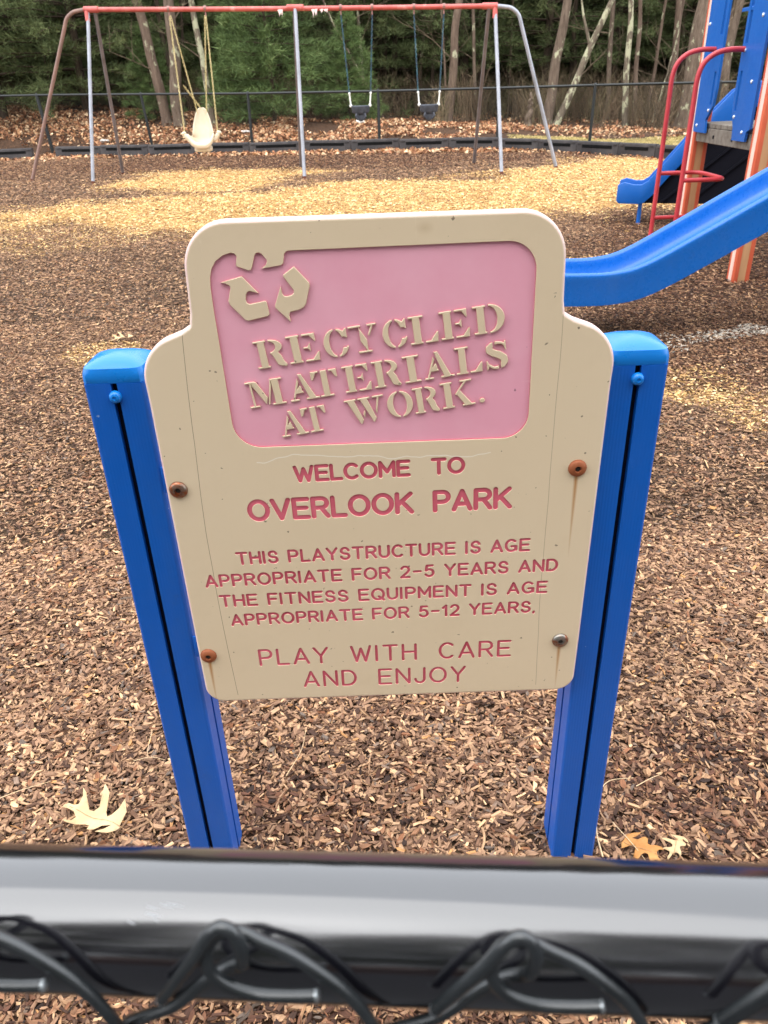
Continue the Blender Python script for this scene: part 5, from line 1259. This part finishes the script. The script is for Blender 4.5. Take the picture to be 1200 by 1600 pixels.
# ================================================================== LEAVES AND STRAWS ON THE MULCH
def mat_leaf(name, a, b_, v):
    m = M(name, .6, .3); c = m.ramp(m.noise(18, 4, .6), [(.35, a), (.65, b_)]); s_ = m.noise(60, 3, .6); c = m.mix(m.ramp(s_, [(.66, (0, 0, 0, 1)), (.72, (.6,)*3+(1,))]), c, v); m.color(c); return m.m
lf1 = mat_leaf('pale_oak_leaf', srgb(192, 160, 118), srgb(204, 175, 134), srgb(150, 110, 72))
lf2 = mat_leaf('orange_oak_leaf', srgb(170, 112, 56), srgb(188, 136, 78), srgb(150, 96, 50))
stemm = M('leaf_stalk', .7); stemm.color(srgb(170, 128, 88)); stemm = stemm.m
OAK = [(-598.9, 1168.4), (-601.9, 1170.5), (-593.4, 1201.1), (-599.4, 1223.4), (-613, 1207), (-625.1, 1193.7), (-634.0, 1191.2), (-639.9, 1203.0), (-643.1, 1247.8), (-657.8, 1268.5), (-661, 1250), (-663.3, 1224.6), (-672.5, 1214.6), (-682.8, 1216.5), (-690, 1233), (-698.0, 1253.2), (-707.2, 1262.9), (-704.8, 1247.4), (-707.9, 1226.5), (-718.6, 1225.5), (-733, 1233), (-747.3, 1234.1), (-745.9, 1226.6), (-732.7, 1220.1), (-714.9, 1210.5), (-706.2, 1197.1), (-711.6, 1185.8), (-725.7, 1176.4), (-714.3, 1172.2), (-698.6, 1175.3), (-681.5, 1181.7), (-672.2, 1178.4), (-668.3, 1158.6), (-660, 1153.6), (-651.7, 1154.6), (-639.4, 1168.6), (-618.4, 1170.0), (-630, 1160), (-642.9, 1141.0), (-621.2, 1147.0), (-605.7, 1158.8)]
def oak_leaf(P, z0, mat_, label, curl=.045, group=None, axis=((-.60, 1.17), (-.74, 1.225)), stalk=None):
    from mathutils.geometry import delaunay_2d_cdt
    P = [(a*.001, b_*.001) for a, b_ in P]; cx = sum(p[0] for p in P)/len(P); cy = sum(p[1] for p in P)/len(P)
    g = random.Random(3); xs_ = [p[0] for p in P]; ys_ = [p[1] for p in P]
    inner = [(x, y) for x in np.arange(min(xs_), max(xs_), .008) for y in np.arange(min(ys_), max(ys_), .008)]
    vo, _, fo, *_r = delaunay_2d_cdt([Vector(p) for p in P+inner], [(k, (k+1) % len(P)) for k in range(len(P))], [], 0, 1e-6)
    def ins(c):
        r_ = False
        for i in range(len(P)):
            (ax, ay), (bx_, by) = P[i-1], P[i]
            if (ay > c[1]) != (by > c[1]) and c[0] < (bx_-ax)*(c[1]-ay)/(by-ay+1e-12)+ax: r_ = not r_
        return r_
    fo = [tuple(f) for f in fo if ins((vo[f[0]]+vo[f[1]]+vo[f[2]])/3)]
    used = sorted({i for f in fo for i in f}); mp = {u: i for i, u in enumerate(used)}
    A, B = Vector(axis[0]), Vector(axis[1]); d = (B-A).normalized(); nr = Vector((-d.y, d.x)); h0 = float(height(cx, cy))
    V = []
    for u in used:
        p = Vector(vo[u]); q = p-A; s_ = q.dot(nr); t = q.dot(d)
        V.append((p.x, p.y, h0+z0+curl*abs(s_)/.05*.5+.006*math.sin(t*60)+.004*math.sin(s_*110+2)))
    t = thing('oak_leaf', label, 'leaf', (cx, cy, h0+z0), group)
    o = MB().poly(V, [tuple(mp[i] for i in f) for f in fo]).build('blade', mat_, t, fix=True); sm_ = o.modifiers.new('t', 'SOLIDIFY'); sm_.thickness = .0006
    vein = [(A.x+(B.x-A.x)*k/8, A.y+(B.y-A.y)*k/8, h0+z0+.0012+.006*math.sin((A-A+(B-A)*k/8).dot(d)*60)+.004*math.sin(2)) for k in range(9)]
    st = [Vector(stalk)]+[Vector(v) for v in vein] if stalk else [Vector(v) for v in vein]
    MB().tube(st, .0006, 5).build('stalk', stemm, t)
    return t
hz_ = float(height(-.66, 1.2))
oak_leaf([(a, b_-21) for a, b_ in OAK], .020, lf1, 'large pale oak leaf lying left of the left sign post', axis=((-.600, 1.148), (-.742, 1.208)), stalk=(-.565, 1.124, hz_+.02))
def xfl(P, cx, cy, ang, sc):
    mx_ = sum(p[0] for p in P)/len(P); my_ = sum(p[1] for p in P)/len(P); ca, sa = math.cos(ang)*sc, math.sin(ang)*sc
    return [((p[0]-mx_)*ca-(p[1]-my_)*sa+cx*1000, (p[0]-mx_)*sa+(p[1]-my_)*ca+cy*1000) for p in P]
oak_leaf(xfl(OAK, .515, 1.045, 2.6, .62), .024, lf2, 'orange brown curled oak leaf right of the right sign post', axis=((.55, 1.02), (.48, 1.07)))
oak_leaf(xfl(OAK, .580, 1.050, 1.2, .42), .024, lf1, 'small torn pale leaf by the orange brown leaf', axis=((.57, 1.03), (.59, 1.07)))
oak_leaf(xfl(OAK, -1.66, 4.95, .9, .9), .03, lf1, 'pale leaf lying on the mulch beyond the left post cap', axis=((-1.69, 4.92), (-1.62, 4.98)))
straw = M('pale_straw', .6); straw.color(srgb(216, 186, 144)); straw = straw.m
def twig(P, r, label, name='straw'):
    c = P[len(P)//2]; z = lambda x, y, q: float(height(x, y))+.022+q
    V = catmull([Vector((x, y, z(x, y, q))) for x, y, q in P], 6); o = MB().tube(V, [r*(1-.6*i/(len(V)-1)) for i in range(len(V))], 6).build(name, straw, None); h_ = Vector(V[len(V)//2])
    o.data.transform(Matrix.Translation(-h_)); o.location = h_; tag(o, label, 'twig')
twig([(.428, 1.04, 0), (.43, 1.10, .004), (.452, 1.17, .01), (.462, 1.25, .02), (.468, 1.33, .012)], .0018, 'pale root curling up beside the right sign post', 'root')
twig([(.455, 1.19, .01), (.49, 1.225, .014), (.55, 1.238, .008)], .0013, 'pale root fork bending right from the right sign post', 'root')
twig([(.55, 1.215, .006), (.59, 1.235, .008), (.62, 1.25, .003)], .0011, 'short straw lying right of the root fork')
twig([(.47, 1.12, .004), (.50, 1.05, .006), (.52, 1.0, .002)], .0010, 'thin dark straw below the root beside the right post')
twig([(-.93, 1.22, .004), (-.87, 1.245, .012), (-.80, 1.28, .004)], .0014, 'long pale straw at the left edge above the oak leaf')
twig([(-.60, 1.43, .002), (-.595, 1.38, .008), (-.59, 1.34, .002)], .0009, 'upright thin straw left of the left sign post')
twig([(-.62, 1.335, .002), (-.58, 1.342, .006), (-.545, 1.335, .002)], .0010, 'short level straw touching the left sign post')
twig([(-.25, 1.28, .002), (-.22, 1.35, .01), (-.215, 1.42, .002)], .0010, 'thin straw right of the left sign post')
# torn paper scraps in the leaves behind the fence
paper = M('white_litter', .6); paper.color(srgb(226, 224, 218)); paper = paper.m
for x, y, lb in ((-7.1, 22.9, 'white scrap in the leaves between the left swing legs'), (-3.3, 22.9, 'white can like scrap in the leaves left of the middle leg'), (-.3, 24.2, 'flat white scrap behind the left bucket swing')):
    h_ = float(height(x, y))+.05; b = MB(); V = [(x+.13*math.cos(a)*random.uniform(.7, 1.1), y+.07*math.sin(a)*random.uniform(.7, 1.1), h_+random.uniform(0, .06)) for a in np.linspace(0, 6.28, 9)[:-1]]
    V2 = [(p[0], p[1], p[2]+.035) for p in V]
    b.poly(V+V2, [tuple(range(7, -1, -1)), tuple(range(8, 16))]+[(k, (k+1) % 8, (k+1) % 8+8, k+8) for k in range(8)]); o = b.build('litter', paper, None, smooth=False); o.data.transform(Matrix.Translation((-x, -y, -h_))); o.location = (x, y, h_); tag(o, lb, 'litter')
